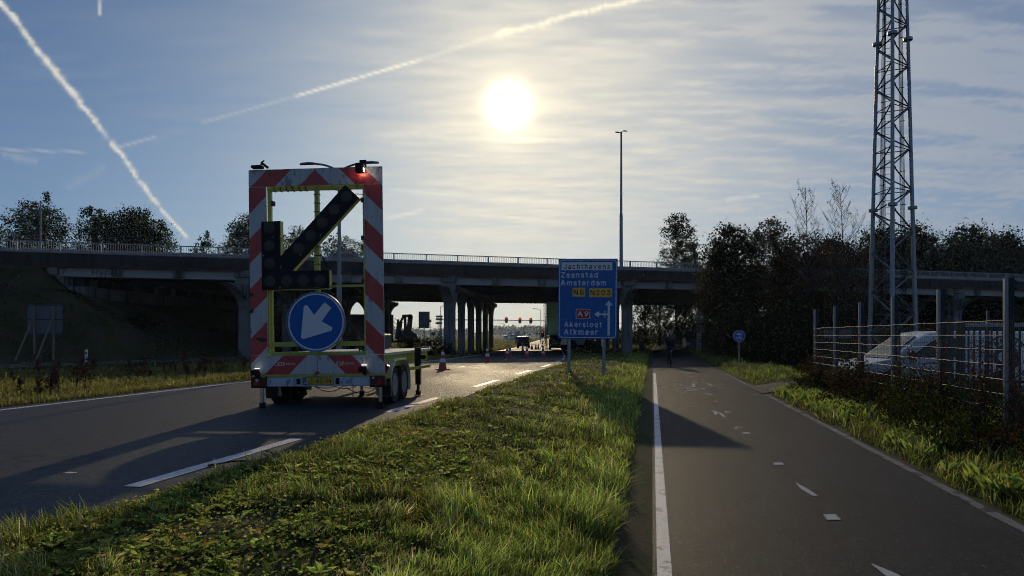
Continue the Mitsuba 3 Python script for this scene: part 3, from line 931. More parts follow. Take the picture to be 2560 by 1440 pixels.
# jacks
for x, y, hgt, spring in ((-.995, .06, .37, 0), (1.06, .10, .37, 0), (1.20, 2.62, .70, 1), (-1.2, 2.62, .70, 1), (.05, 2.5, .40, 0)):
    m = MB(MT).tube([(x, y, .05), (x, y, hgt)], .032, 12)
    jk = put(m, 'chrome' if not spring else 'dark_metal', 'jack', tr, smooth=40)
    m = MB(MT)
    m.loft(np.array([[(x + r * math.cos(a), y + r * math.sin(a), z) for a in np.arange(16) * np.pi / 8] for r, z in ((.085, 0.0), (.085, .012), (.055, .02), (.052, .075), (.06, .08), (.06, .10))]))
    put(m, 'black_paint', 'foot', jk)
    if spring:
        R = []
        for k in range(19):
            R.append([((.05 if k % 2 else .08) * math.cos(a) + x, (.05 if k % 2 else .08) * math.sin(a) + y, .22 + .022 * k) for a in np.arange(14) * np.pi / 7])
        put(MB(MT).loft(np.array(R)), 'rubber', 'bellows', jk)
        put(MB(MT).box(x - .06, x + .06, y - .06, y + .06, .62, .98, .01), 'black_paint', 'housing', jk)
        put(MB(MT).box(x + .06, x + .17, y - .05, y + .05, .74, .83, .02), 'black_paint', 'motor', jk)
        put(MB(MT).bar((x - .10, y - .45, .56), (x + .22, y + .10, .60), .05, .06), 'yellow_green', 'side_arm', tr)
put(MB(MT).tube([(1.08, .28, .60), (1.14, .28, .72)], .05), 'red_lens', 'side_lamp', tr)
put(MB(MT).tube([(1.06, .22, .66), (1.06, .22, .86)], .05), 'dark_metal', 'support', tr)
put(MB(MT).bar((1.0, .05, .49), (1.20, .28, .52), .05), 'yellow_green', 'side_arm', tr)
# hanging cables
rng = np.random.default_rng(4)
for x0, x1, sag, y in ((-.20, .30, .13, .35), (.05, .55, .09, .5), (.35, .95, .16, .3), (.45, 1.0, .10, .7), (-.45, .1, .10, .8)):
    k = np.linspace(0, 1, 12)
    pts = np.c_[x0 + (x1 - x0) * k, y + .3 * k, .38 - 4 * sag * k * (1 - k)]
    put(MB(MT).tube(pts, .007, 5), 'black_paint', 'cable', tr)
put(MB(MT).tube([(.50, .4, .36), (.49, .4, .2), (.51, .4, .04)], .008, 5), 'black_paint', 'cable', tr)
for x0 in (.35, .42, .5):
    k = np.linspace(0, 1, 10)
    put(MB(MT).tube(np.c_[x0 + .35 * k, .12 + .25 * k, 1.22 - .27 * k ** 1.6], .011, 5), 'black_paint', 'cable', tr)
put(MB(MT).tube([(.70, .14, .94), (.69, .16, 1.10)], .014, 6), 'black_paint', 'cable', tr)
put(MB(MT).tube([(.77, .14, .94), (.765, .16, 1.10)], .014, 6), 'black_paint', 'cable', tr)
k = np.linspace(0, 1, 10)
put(MB(MT).tube(np.c_[.03 + .12 * np.sin(k * 3.1), .15 + 0 * k, 2.66 - .6 * k], .012, 5), 'black_paint', 'cable', tr)
put(MB(MT).tube(np.c_[.30 + .54 * k, .06 + 0 * k, 3.74 - .10 * k - .02 * np.sin(k * 3.1)], .006, 5), 'black_paint', 'cable', tr)
# hydraulic unit and drawbar at the front
put(MB(MT).box(-.35, .25, 3.6, 4.3, .94, 1.28, .03), 'dark_metal', 'power_unit', tr)
put(MB(MT).bar((0, 4.4, .55), (0, 6.0, .52), .12), 'dark_metal', 'drawbar', tr)
put(MB(MT).tube([(0.25, .9, 1.52), (.55, 1.3, 1.05)], .03), 'black_paint', 'gas_strut', tr)
put(MB(MT).tube([(0.30, .9, 1.42), (.62, 1.4, 1.0)], .02), 'black_paint', 'gas_strut', tr)
# a loose strap on the road by the dash
k = np.linspace(0, 1, 24)
sx, sy = xy(6.05 + .85 * k - .0 * k, -4.14 + .35 * np.sin(k * 3.0) + .05 * k)
put(MB().tube(np.c_[sx, sy, .365 + 0.02 * np.sin(k * 9) ** 2], .009, 5), 'rubber', 'strap', label='thin black strap lying curled across the near lane dash', cat='strap')

# ------------------------------------------------------------------ the blue direction sign
MS = frame(2.383, 22.5, 1.486, yaw=7.0, roll=-0.6)
ds = thing('direction_sign', 'large blue direction sign on two grey posts in the grass verge', 'road sign')
W_, H_ = 1.864, 2.536
u0 = .002886


def sx_(z):
    return -W_ / 2 + z * u0


def sz_(z):
    return H_ - z * u0


pan = [(0, .655, 'a'), (.655, 1.04, 'b'), (1.04, 1.72, 'c'), (1.72, H_, 'd')]
for i, (za, zb) in enumerate(((0, .60), (.603, 1.16), (1.163, 1.98), (1.983, H_))):
    put(MB(MS).box(-W_ / 2, W_ / 2, 0, .03, za, zb), 'sign_blue', 'panel', ds)
border = rrect(-W_ / 2 + .03, W_ / 2 - .03, .03, H_ - .03, .12)
put(flat(MS, border.difference(rrect(-W_ / 2 + .052, W_ / 2 - .052, .052, H_ - .052, .10)), 0, .003), 'sign_white', 'border', ds)
wp = put(flat(MS, sbox(sx_(33), sz_(125), sx_(588), sz_(37)), 0, .004), 'sign_white', 'name_plate', ds)
put(text_on(MS, 'Jachthavens', sx_(58), sz_(110), 1.457, .150, -.004), 'ink', 'lettering', wp)
for txt, x, zz, w in (('Zaanstad', 30, 205, 1.16), ('Amsterdam', 28, 292, 1.426), ('Akersloot', 70, 749, 1.178), ('Alkmaar', 68, 832, 1.06)):
    put(text_on(MS, txt, sx_(x), sz_(zz), w, .165, -.0005, bold=True), 'sign_white', 'lettering', ds)
for txt, x0, x1, zz in (('N8', 156, 295, 417), ('N203', 338, 589, 421)):
    b = put(flat(MS, rrect(sx_(x0), sx_(x1), sz_(zz), sz_(zz - 98), .02), 0, .004), 'sign_yellow', 'number_panel', ds)
    put(text_on(MS, txt, sx_(x0 + 13), sz_(zz - 22), (x1 - x0 - 28) * u0, .158, -.004), 'ink', 'lettering', b)
b = put(flat(MS, rrect(sx_(196), sx_(352), sz_(660), sz_(551), .035), 0, .003), 'sign_white', 'number_panel', ds)
put(flat(MS, rrect(sx_(201), sx_(347), sz_(655), sz_(556), .03), -.003, .002), 'sign_red', 'field', b)
put(text_on(MS, 'A9', sx_(214), sz_(630), .345, .15, -.005), 'sign_white', 'lettering', b)
ar = unary_union([sbox(sx_(543), sz_(838), sx_(567), sz_(505)), Polygon([(sx_(514), sz_(512)), (sx_(596), sz_(512)), (sx_(555), sz_(455))]),
                  sbox(sx_(445), sz_(618), sx_(548), sz_(600)), Polygon([(sx_(396), sz_(607)), (sx_(450), sz_(572)), (sx_(450), sz_(646))]),
                  sbox(sx_(505), sz_(648), sx_(509), sz_(570)), sbox(sx_(519), sz_(648), sx_(523), sz_(570))])
put(flat(MS, ar, 0, .003), 'sign_white', 'route_arrow', ds)
put(flat(MS, sbox(sx_(548), sz_(865), sx_(605), sz_(859)), 0, .003), 'sign_white', 'maker_mark', ds)
for x in (-.57, .53):
    put(MB(MS).box(x - .05, x + .05, .032, .13, -1.35, H_ - .25, .008), 'galvanised', 'post', ds)
for z in (.4, 1.3, 2.2):
    put(MB(MS).box(-.85, .85, .032, .06, z - .03, z + .03), 'galvanised', 'rear_rail', ds)

# ------------------------------------------------------------------ bicycle sign
MC = frame(10.88, 34.0, 0, yaw=9)
bs = thing('bicycle_sign', 'small round blue sign with a white bicycle and moped on a pole beside the path', 'road sign')
put(MB(MC).tube([(0, .04, -.2), (0, .04, 1.84)], .035, 10), 'grey_steel', 'pole', bs)
dd = put(flat(MC, disc(0, 1.56, .275, 24), 0, .01), 'sign_blue', 'disc', bs)
put(flat(MC, disc(0, 1.56, .275, 24).difference(disc(0, 1.56, .262, 24)), -.01, .002), 'sign_white', 'border', bs)
for z, mo in ((1.645, 1), (1.475, 0)):
    g = []
    for x in (-.082, .082):
        g.append(disc(x, z - .02, .048).difference(disc(x, z - .02, .038)))
    for p in ([(-.082, -.02), (-.03, .03), (.05, .03), (.0, -.025), (-.082, -.02)], [(-.03, .03), (0, -.025)], [(.082, -.02), (.045, .055), (.07, .062)], [(-.04, .05), (-.01, .05)]):
        g.append(LineString([(x, z + y) for x, y in p]).buffer(.0065))
    if mo:
        g.append(sbox(-.05, z - .03, .03, z + .012))
    put(flat(MC, unary_union(g), -.01, .002), 'sign_white', 'bicycle_symbol' if not mo else 'moped_symbol', dd)

# ------------------------------------------------------------------ wire fence with insulator posts
MF = place(None, (0, 0, 0), (UT[0], UT[1], 0), (US[0], US[1], 0), (0, 0, 1))
fe = thing('wire_fence', 'galvanised wire panel fence with tall insulator posts along the cycle path', 'fence')
FT = 4.68
posts = [10.7 + 2.3 * k for k in range(-3, 6)]
for s in posts:
    k = put(MB(MF).box(FT - .025, FT + .02, s - .025, s + .025, -.2, 2.36), 'grey_steel', 'post', fe)
    put(MB(MF).box(FT + .022, FT + .10, s - .012, s + .012, 1.55 if s < 21 else 1.6, 2.38), 'post_grey', 'extension', k)
    for j in range(7):
        z = 1.68 + .108 * j
        put(MB(MF).tube([(FT + .098, s, z), (FT + .122, s, z), (FT + .126, s, z)], [.014, .022, .014], 8), 'black_paint', 'insulator', k)
    put(MB(MF).box(FT + .022, FT + .085, s - .02, s + .02, -.2, 1.55), 'post_grey', 'brace', k)
vert = MB(MF)
for i, s in enumerate(posts[:-1]):
    for j in range(9):
        z = 1.80 - .2 * j
        m = MB(MF)
        for o in (-.011, .011):
            m.tube([(FT - .03 + o, s - .01, z), (FT - .03 + o, s + 2.31, z)], .0040, 6)
        if i < 3:
            continue
        put(m, 'fence_wire', 'horizontal_wire', fe)
    if i >= 2:
        for a in np.arange(.05, 2.3, .05):
            vert.bar((FT - .03, s + a, .18), (FT - .03, s + a, 1.82), .0022)
put(vert, 'dark_metal', 'vertical_wires', fe, kind='stuff', label='thin upright wires of the fence panels')
# the far side of the fenced yard
m2 = thing('wire_fence', 'dim return of the wire fence closing off the far end of the yard', 'fence')
vert = MB(MF)
for j in range(9):
    put(MB(MF).tube([(FT + .05, 22.2, 1.80 - .2 * j), (FT + 5.0, 22.2, 1.80 - .2 * j)], .006, 5), 'dark_metal', 'horizontal_wire', m2)
for x in (2.3, 4.6):
    put(MB(MF).box(FT + x - .03, FT + x + .03, 22.23, 22.29, -.4, 2.3), 'dark_metal', 'post', m2)
for a in np.arange(.1, 5, .05):
    vert.bar((FT + a, 22.2, .1), (FT + a, 22.2, 1.8), .004)
put(vert, 'dark_metal', 'vertical_wires', m2, kind='stuff')
put(MB(MF).box(FT + .25, FT + 1.0, 22.12, 22.14, 1.5, 1.75), 'sign_back', 'notice_board', m2)

# ------------------------------------------------------------------ lattice mast
mx, my, mz = 17.15, 32.0, -.35
mast = thing('lattice_mast', 'tall grey three-legged lattice radio mast rising behind the fence', 'mast')
fd = norm(np.array([-mx, -my]))
rd = np.array([-fd[1], fd[0]])


def leg(i, z):
    sd = max(.45, 1.95 - .0478 * (z + .3)) / math.sqrt(3)
    a = (0, 2 * math.pi / 3, -2 * math.pi / 3)[i]
    d = fd * math.cos(a) + rd * math.sin(a)
    return np.array([mx + d[0] * sd, my + d[1] * sd, z])


for i in range(3):
    put(MB().tube([leg(i, mz), leg(i, 7.35), leg(i, 7.36), leg(i, 15.0), leg(i, 15.01), leg(i, 24)], [.098, .092, .084, .078, .07, .06], 14), 'galvanised', 'leg', mast, smooth=40)
    for z in (7.35, 14.95):
        put(MB().tube([leg(i, z - .06), leg(i, z + .06)], .20, 12), 'galvanised', 'flange', mast)
    put(MB().box(*(np.repeat(leg(i, mz)[:2], 2) + np.array([-.3, .3, -.3, .3])), mz - .3, mz + .06), 'concrete', 'footing', mast)
st_ = .93
for f in range(3):
    a, b = f, (f + 1) % 3
    for k in range(int(23 / st_)):
        z0, z1 = mz + .15 + k * st_, mz + .15 + (k + 1) * st_
        p, q = (leg(a, z0), leg(b, z1)) if (k + f) % 2 == 0 else (leg(b, z0), leg(a, z1))
        put(MB().tube([p, q], .038 if z0 < 7 else .033, 6), 'mast_brace', 'brace', mast)
        # gusset where the braces meet the leg
        d = norm(p - q)
        put(MB().tube([q, q + d * .22], .065, 6), 'mast_brace', 'gusset', mast)
    for k in range(13):
        z = mz + 1.0 + k * 1.86
        put(MB().tube([leg(a, z), leg(b, z)], .022, 5), 'dark_metal', 'horizontal', mast)
ctr = np.array([mx, my, 0])
for o, nm in ((-.16, 'left'), (.12, 'right')):
    pass
R3, F3 = np.array([rd[0], rd[1], 0]), np.array([fd[0], fd[1], 0])
for o in (.02, .30):
    put(MB().bar(ctr - R3 * o * 1 + F3 * -.1 + [0, 0, .5], ctr - R3 * o + F3 * -.1 + [0, 0, 24], .03), 'dark_metal', 'ladder_rail', mast)
lad = MB()
for z in np.arange(.8, 24, .3):
    put(MB().bar(ctr - R3 * .02 + F3 * -.1 + [0, 0, z], ctr - R3 * .30 + F3 * -.1 + [0, 0, z], .018), 'dark_metal', 'rung', mast)
for o in (-.34, -.38, -.42, -.46, -.30, .40, .44, .48, .36, .33):
    w = .1 * math.sin(o * 40)
    zz = np.linspace(2.0, 24, 14)
    put(MB().tube([ctr - R3 * (o * (1.25 - .028 * z) + .01 * math.sin(z * 1.3 + o * 30)) + F3 * (.05 + w) + [0, 0, z] for z in zz], .013, 5), 'black_paint', 'cable', mast)
for k, z in enumerate(np.arange(2.2, 24, .75)):
    sc = 1.25 - .028 * z
    put(MB().bar(ctr + R3 * .28 * sc + [0, 0, z], ctr + R3 * .52 * sc + [0, 0, z], .03), 'dark_metal', 'cable_bracket', mast)
    put(MB().bar(ctr - R3 * .30 * sc + [0, 0, z + .2], ctr - R3 * .52 * sc + [0, 0, z + .2], .03), 'dark_metal', 'cable_bracket', mast)

# ------------------------------------------------------------------ street lamps


def lamp(label, x, y, z0, h, arms, r=.09, arm_len=1.6, rise=.35, yaw=0, head=.7, group=None):
    M = frame(x, y, z0, yaw)
    k = thing('street_lamp', label, 'street lamp', group)
    put(MB(M).tube([(0, 0, -.3), (0, 0, h * .45), (0, 0, h * .46), (0, 0, h)], [r * 1.25, r * 1.1, r * .8, r * .6], 10), 'grey_steel', 'pole', k)
    for s in arms:
        if arm_len > .4:
            q = np.linspace(0, 1, 10)
            pts = np.c_[s * arm_len * q, 0 * q, h - .1 + rise * np.sin(q * 1.5)]
            put(MB(M).tube(pts, r * .45, 6), 'grey_steel', 'arm', k)
            e = pts[-1]
        else:
            e = np.array([0, 0, h])
            put(MB(M).bar(e - [0, 0, .05], e + [s * arm_len, 0, .10 * s], .06), 'grey_steel', 'arm', k)
            e = e + [s * arm_len * .8, 0, .10 * s]
        m = MB(M)
        L, wd = head, .16
        tp = [(0, .04), (.25, wd * .8), (.55, wd), (.85, wd * .75), (1.0, .03)]
        m.loft(np.array([[(e[0] + s * L * a, e[1] - b, e[2] + .02 - .02 * a), (e[0] + s * L * a, e[1], e[2] + .05 + .05 * math.sin(3.1 * a)), (e[0] + s * L * a, e[1] + b, e[2] + .02 - .02 * a), (e[0] + s * L * a, e[1], e[2] - .035)] for a, b in tp])[:, ::-1 if s > 0 else 1])
        put(m, 'grey_steel', 'lamp_head', k)
    return k


lamp('double-armed street lamp behind the arrow trailer, heads spreading above its frame', -7.3, 30.0, .3, 8.35, (-1, 1), r=.10, arm_len=.98, rise=.30, yaw=4, head=.72)
lamp('tall slim lamp post rising from the viaduct right of the sun', 10.15, 66.0, 6.5, 14.0, (-1, 1), r=.14, arm_len=.25, head=.42, yaw=-20)
lamp('lamp post among the leftmost trees behind the viaduct', -41.5, 62.5, 6.4, 6.9, (-1,), r=.09, arm_len=.3, head=.7, yaw=10)

# ------------------------------------------------------------------ traffic cones


def cone(x, y, label, group=None):
    s, t = st(x, y)
    M = frame(x, y, float(road_z(s)), yaw=(x * 37) % 60)
    k = thing('traffic_cone', label, 'traffic cone', group)
    put(MB(M).box(-.2, .2, -.2, .2, .004, .04, .012), 'cone_red', 'base', k)
    ang = np.arange(20) * np.pi / 10

    def seg(z0, z1, mat, nm, o=0):
        r0, r1 = .155 - .128 * (z0 / .75) + o, .155 - .128 * (z1 / .75) + o
        put(MB(M).loft(np.array([[(r * math.cos(a), r * math.sin(a), z) for a in ang] for r, z in ((r0, z0), (r1, z1))])), mat, nm, k, smooth=40)
    seg(.04, .75, 'cone_red', 'body')
    seg(.28, .42, 'cone_white', 'white_band', .004)
    seg(.54, .66, 'cone_white', 'white_band', .004)
    return k


cone(-2.50, 25.6, 'nearest traffic cone, standing in the sun just right of the trailer')
cone(-1.19, 34.2, 'traffic cone at the edge of the viaduct shadow, second nearest the trailer')
cone(-.29, 43.2, 'left traffic cone of the three in one row under the viaduct edge')
cone(.90, 43.0, 'middle traffic cone of the three in one row under the viaduct edge')
cone(1.89, 43.1, 'right traffic cone of the row of three, close to the direction sign')
cone(-.15, 53.5, 'small shaded traffic cone just behind the left cone of the row of three')
cone(.91, 60.0, 'shaded traffic cone under the viaduct right behind the dark car outline')
for x, y in ((2.35, 84), (2.85, 85), (3.22, 87)):
    cone(x, y, 'far dark traffic cone in silhouette on the bright road right of the dark car', 'far cones in silhouette beyond the viaduct')

# ------------------------------------------------------------------ vehicles


def wheel(M, x, y, r, wd, parent, side):
    mw = place(M, (x, y, r), (0, 1, 0), (0, 0, 1), (side, 0, 0))
    a = np.arange(24) * np.pi / 12
    prof = [(r * .6, -wd / 2), (r * .95, -wd / 2), (r, -wd * .38), (r, wd * .38), (r * .95, wd / 2), (r * .62, wd / 2)]
    k = put(MB(mw).loft(np.array([[(q * math.cos(b), q * math.sin(b), h) for b in a] for q, h in prof])), 'rubber', 'wheel', parent, smooth=40)
    prof = [(r * .62, wd * .48), (r * .5, wd * .36), (r * .2, wd * .42), (r * .05, wd * .44)]
    put(MB(mw).loft(np.array([[(q * math.cos(b), q * math.sin(b), h) for b in a] for q, h in prof])), 'grey_steel', 'rim', k, smooth=40)


def ring(y, w, z0, z1, b=.08):
    b = min(b, (z1 - z0) * .35, w * .4)
    return [(-w + b, y, z0), (w - b, y, z0), (w, y, z0 + b), (w, y, z1 - b), (w - b, y, z1), (-w + b, y, z1), (-w, y, z1 - b), (-w, y, z0 + b)]


def car(label, x, y, z, yaw, paint, L=4.2, W=1.76, H=1.48, boxy=.0, group=None, cat='car', name='car'):
    """A hatchback or van; boxy 0..1 moves it from a car towards a van."""
    M = frame(x, y, z, yaw)
    k = thing(name, label, cat, group)
    w, hb = W / 2, .62 * H + .1 * boxy
    f, r = L / 2, -L / 2
    m = MB(M).loft(np.array([ring(r, w * .86, .34, hb * .86), ring(r + .08, w * .95, .26, hb), ring(r + .6, w, .22, hb + .02), ring(.3, w, .22, hb), ring(f - .9, w, .22, hb - .06), ring(f - .25, w * .95, .24, hb * .80), ring(f, w * .84, .32, hb * .66)])[:, ::-1])
    body = put(m, paint, 'body', k, smooth=35)
    rb, rt, ft, fb = r + .12, r + .38 * (1 - boxy) + .10, f - 2.05 + .45 * boxy, f - 1.25 + .35 * boxy
    m = MB(M).loft(np.array([ring(rb, w * .90, hb - .02, hb + .04, .02), ring(rt, w * .80 + .06 * boxy, hb - .02, H - .05, .06), ring((rt + ft) / 2, w * .82 + .06 * boxy, hb - .02, H - .03, .06), ring(ft, w * .80 + .04 * boxy, hb - .02, H - .06, .06), ring(fb, w * .88, hb - .06, hb + .02, .02)])[:, ::-1])
    put(m, 'car_glass', 'windows', k, smooth=30)
    m = MB(M).loft(np.array([ring(rt - .12, w * .74, H - .07, H - .015, .02), ring(rt + .1, w * .78 + .05 * boxy, H - .055, H + .005, .03), ring((rt + ft) / 2, w * .78 + .05 * boxy, H - .045, H + .012, .03), ring(ft, w * .74, H - .07, H - .02, .02)])[:, ::-1])
    put(m, paint, 'roof', k, smooth=35)
    for s in (-1, 1):
        m = MB(M)
        for p, q in (((s * w * .90, rb + .02, hb), (s * (w * .80 + .06 * boxy), rt, H - .05)), ((s * w * .86, fb - .05, hb), (s * w * .79, ft, H - .06)), ((s * w * .93, .1, hb), (s * w * .83, .0, H - .05))):
            m.bar(p, q, .085, .07)
        put(m, paint, 'pillars', k, kind='stuff')
        put(MB(M).box(s * w * .80 - .13, s * w * .80 + .13, r - .015, r + .10, hb * .62, hb * .86, .02), 'dark_red_lens', 'tail_light', k)
        put(MB(M).box(s * w * .68 - .16, s * w * .68 + .16, f - .12, f + .01, hb * .46, hb * .62, .02), 'white_lens', 'headlight', k)
        put(MB(M).box(s * (w + .12) - .10, s * (w + .12) + .10, fb - .35, fb - .22, hb, hb + .16, .03), paint, 'mirror', k)
        for yy in (r + .75, f - .80):
            wheel(M, s * (w - .10), yy, .31, .20, k, s)
    put(MB(M).box(-.26, .26, r - .02, r + .03, hb * .50, hb * .50 + .11), 'plate_yellow', 'number_plate', k)
    put(MB(M).box(-w * .9, w * .9, r - .05, r + .1, .30, .46, .04), 'black_paint', 'bumper', k)
    return k


car('dark estate car seen from behind, waiting at the lights beyond the viaduct', 1.67, 103, -.24, 3, 'paint_black', H=1.62, W=1.78, boxy=.5)
car('light grey car half hidden left of the dark waiting car', 1.55, 178, -.22, -2, 'paint_grey', H=1.5)
car('white van in the left queue far beyond the viaduct', -.15, 262, -.15, -6, 'paint_white', L=5.0, W=1.95, H=2.05, boxy=1, cat='van', name='van')
car('white car at the far left end of the queue', -2.6, 300, -.1, -6, 'paint_white', H=1.5)
car('dark car crossing the viaduct at the far left, behind the railing', -35.0, 47.6, 6.62, 73, 'paint_black')
car('dark car on the viaduct behind the right side of the trailer frame', -12.8, 57.4, 6.62, 73, 'paint_grey', H=1.5)
car('dark delivery van parked under the viaduct beside the scaffold with green netting', 5.35, 84.0, -.10, 4, 'paint_black', L=4.9, W=1.9, H=2.1, boxy=1, cat='van', name='van')
car('dark van facing the path under the right part of the viaduct', 19.3, 76, -.02, 190, 'paint_blue', L=4.8, W=1.85, H=2.0, boxy=1, cat='van', name='van')


def lorry(label, x, y, z, yaw, h):
    M = frame(x, y, z, yaw)
    k = thing('lorry', label, 'lorry')
    put(MB(M).box(-1.25, 1.25, -4, 4, 1.0, h, .06), 'paint_beige', 'cargo_box', k)
    put(MB(M).box(-1.15, 1.15, -4.03, -3.99, 1.15, h - .15), 'paint_grey', 'rear_door', k)
    put(MB(M).box(-1.15, 1.15, 4.2, 6.2, .5, 2.9, .15), 'paint_white', 'cab', k)
    put(MB(M).box(-.5, .5, -3.9, 6, .6, 1.0), 'dark_metal', 'chassis', k)
    for s in (-1, 1):
        for yy in (-2.6, -1.4, 5.1):
            wheel(M, s * 1.05, yy, .48, .3, k, s)
        put(MB(M).box(s * .95 - .15, s * .95 + .15, -4.06, -3.98, .82, .96), 'dark_red_lens', 'tail_light', k)


lorry('pale lorry seen from behind in the right queue far beyond the viaduct', 1.9, 330, -.1, -5, 3.4)
lorry('pale lorry seen from behind, left of the other lorry in the distance', -1.2, 372, -.1, -6, 3.0)

# the white van behind the fence
MV = frame(12.95, 22.0, -.24, yaw=-90)
van = thing('delivery_van', 'white delivery van with a round dark logo parked behind the wire fence', 'van')
prof = np.array([(0.0, .40), (0.0, .66), (.05, .86), (.22, .98), (.60, 1.07), (.98, 1.14), (1.45, 1.49), (1.92, 1.82), (2.15, 1.915), (2.6, 1.965), (3.8, 1.97), (5.1, 1.95), (5.26, 1.88), (5.30, 1.6), (5.30, .9), (5.30, .40), (5.2, .30), (2.6, .27), (.12, .30)])
ctr_ = np.array([2.6, 1.0])
R = []
for x, s in ((-.955, .90), (-.945, .955), (-.90, .985), (-.80, 1.0), (.80, 1.0), (.90, .985), (.945, .955), (.955, .90)):
    q = ctr_ + (prof - ctr_) * np.array([1 - (1 - s) * .25, s])
    tum = np.where(q[:, 1] > 1.1, (q[:, 1] - 1.1) * .10, 0)
    R.append([(x - np.sign(x) * t, 2.65 - yy, zz) for (yy, zz), t in zip(q, tum)])
vb = put(MB(MV).loft(np.array(R)[:, ::-1]), 'paint_white', 'body', van, smooth=32)
VS = np.asarray(MV) @ place(None, (-.957, 0, 0), (0, -1, 0), (0, 0, 1), (-1, 0, 0))   # the left side: x backwards, y up, z out


def on_van(shape, tilt=.10, out=.006, off=.0):
    m = MB(VS).poly(shape, .004, np.eye(4))
    v = m.v[0] if len(m.v) == 1 else None
    # follow the tumblehome of the side
    loc = [(np.c_[q, np.ones(len(q))] @ np.linalg.inv(np.eye(4)).T)[:, :3] for q in m.v]
    for q in loc:
        q[:, 2] += out + off - np.where(q[:, 1] > 1.1, (q[:, 1] - 1.1) * tilt, 0)
    m.v = loc
    return m


g = Polygon([(-1.02, 1.22), (-.62, 1.52), (-.30, 1.70), (.28, 1.71), (.31, 1.24)]).buffer(-.03).buffer(.03)
put(on_van(g), 'car_glass', 'side_window', van)
put(on_van(g.buffer(.035).difference(g)), 'black_paint', 'window_seal', van)
put(on_van(LineString([(-1.05, 1.2), (-1.0, .45), (.30, .40), (.36, 1.78)]).buffer(.006)), 'black_paint', 'door_gap', van)
put(on_van(rrect(.06, .26, 1.05, 1.10, .02)), 'black_paint', 'door_handle', van)
put(on_van(sbox(-2.3, .42, 2.4, .50)), 'black_paint', 'side_moulding', van)
put(on_van(Polygon([(-2.60, .70), (-2.02, .86), (-2.10, .96), (-2.52, .92)])), 'white_lens', 'headlight', van)
for yy in (-1.72, 1.55):
    put(on_van(disc(yy, .36, .44).intersection(sbox(-4, .2, 4, 1))), 'black_paint', 'wheel_arch', van)
    for s in (-1, 1):
        wheel(MV, s * .85, -yy, .335, .22, van, s)
put(MB(MV).box(-1.22, -1.02, 1.12, 1.26, 1.12, 1.38, .04), 'black_paint', 'mirror', van)
put(MB(MV).hull([(-.72, 1.66, 1.15), (.72, 1.66, 1.15), (-.62, .78, 1.80), (.62, .78, 1.80), (-.72, 1.70, 1.165), (.72, 1.70, 1.165), (-.62, .82, 1.815), (.62, .82, 1.815)]), 'car_glass', 'windscreen', van)
put(MB(MV).box(-.85, .85, 2.60, 2.70, .30, .62, .04), 'black_paint', 'front_bumper', van)
lc = (1.72, 1.18)
logo = unary_union([disc(*lc, .66, 32).difference(disc(*lc, .62, 32)), disc(*lc, .39, 24).difference(affinity.translate(disc(lc[0] - .10, lc[1] + .02, .16, 16), 0, 0))])
put(on_van(logo, tilt=.08), 'navy_print', 'logo', van)
m = MB(VS)
for i, ch in enumerate('FRANK'):
    an = math.radians(196 - 24 * i)
    lt = meshkit.text_mesh(ch, .15, .003, True)
    v = np.array(lt.vertices)
    v[:, 0] -= v[:, 0].mean()
    ca, sa = math.cos(an - math.pi / 2), math.sin(an - math.pi / 2)
    px_, py_ = v[:, 0], v[:, 1] + .435
    m.add(np.c_[lc[0] + ca * px_ - sa * py_, lc[1] + sa * px_ + ca * py_, v[:, 2] + .004 + 0 * px_], lt.faces)
for q in m.v:
    q[:, 2] -= np.where(q[:, 1] > 1.1, (q[:, 1] - 1.1) * .085, 0) - .002
put(m, 'navy_print', 'lettering', van)
m = MB(VS)
for i, ch in enumerate('MA'):
    an = math.radians(62 - 24 * i)
    lt = meshkit.text_mesh(ch, .15, .003, True)
    v = np.array(lt.vertices)
    v[:, 0] -= v[:, 0].mean()
    ca, sa = math.cos(an - math.pi / 2), math.sin(an - math.pi / 2)
    px_, py_ = v[:, 0], v[:, 1] + .435
    m.add(np.c_[lc[0] + ca * px_ - sa * py_, lc[1] + sa * px_ + ca * py_, v[:, 2] + .004 + 0 * px_], lt.faces)
for q in m.v:
    q[:, 2] -= np.where(q[:, 1] > 1.1, (q[:, 1] - 1.1) * .085, 0) - .002
put(m, 'navy_print', 'lettering', van)

# steel bar gate in front of the van
gt_ = thing('bar_gate', 'dark steel gate of upright bars between the wire fence and the white van', 'gate')
MG = frame(9.6, 15.6, -.24)
for x in (0.0, .26):
    put(MB(MG).box(x - .07, x + .07, -.07, .07, 0, 2.25 if x == 0 else 2.15, .01), 'dark_metal', 'post', gt_)
put(MB(MG).box(.35, 6.2, -.03, .03, 2.02, 2.08), 'grey_steel', 'top_rail', gt_)
put(MB(MG).box(.35, 6.2, -.03, .03, .12, .22), 'dark_metal', 'bottom_rail', gt_)
for k in range(44):
    put(MB(MG).box(.42 + .125 * k, .42 + .125 * k + .03, -.015, .015, .2, 2.02), 'dark_metal', 'bar', gt_)
m = MB(MG)
for k in range(110):
    x = .37 + .052 * k
    m.hull([(x, -.01, 2.08), (x + .03, -.01, 2.08), (x, .01, 2.08), (x + .03, .01, 2.08), (x + .015, 0, 2.14)])
put(m, 'grey_steel', 'teeth', gt_, kind='stuff')

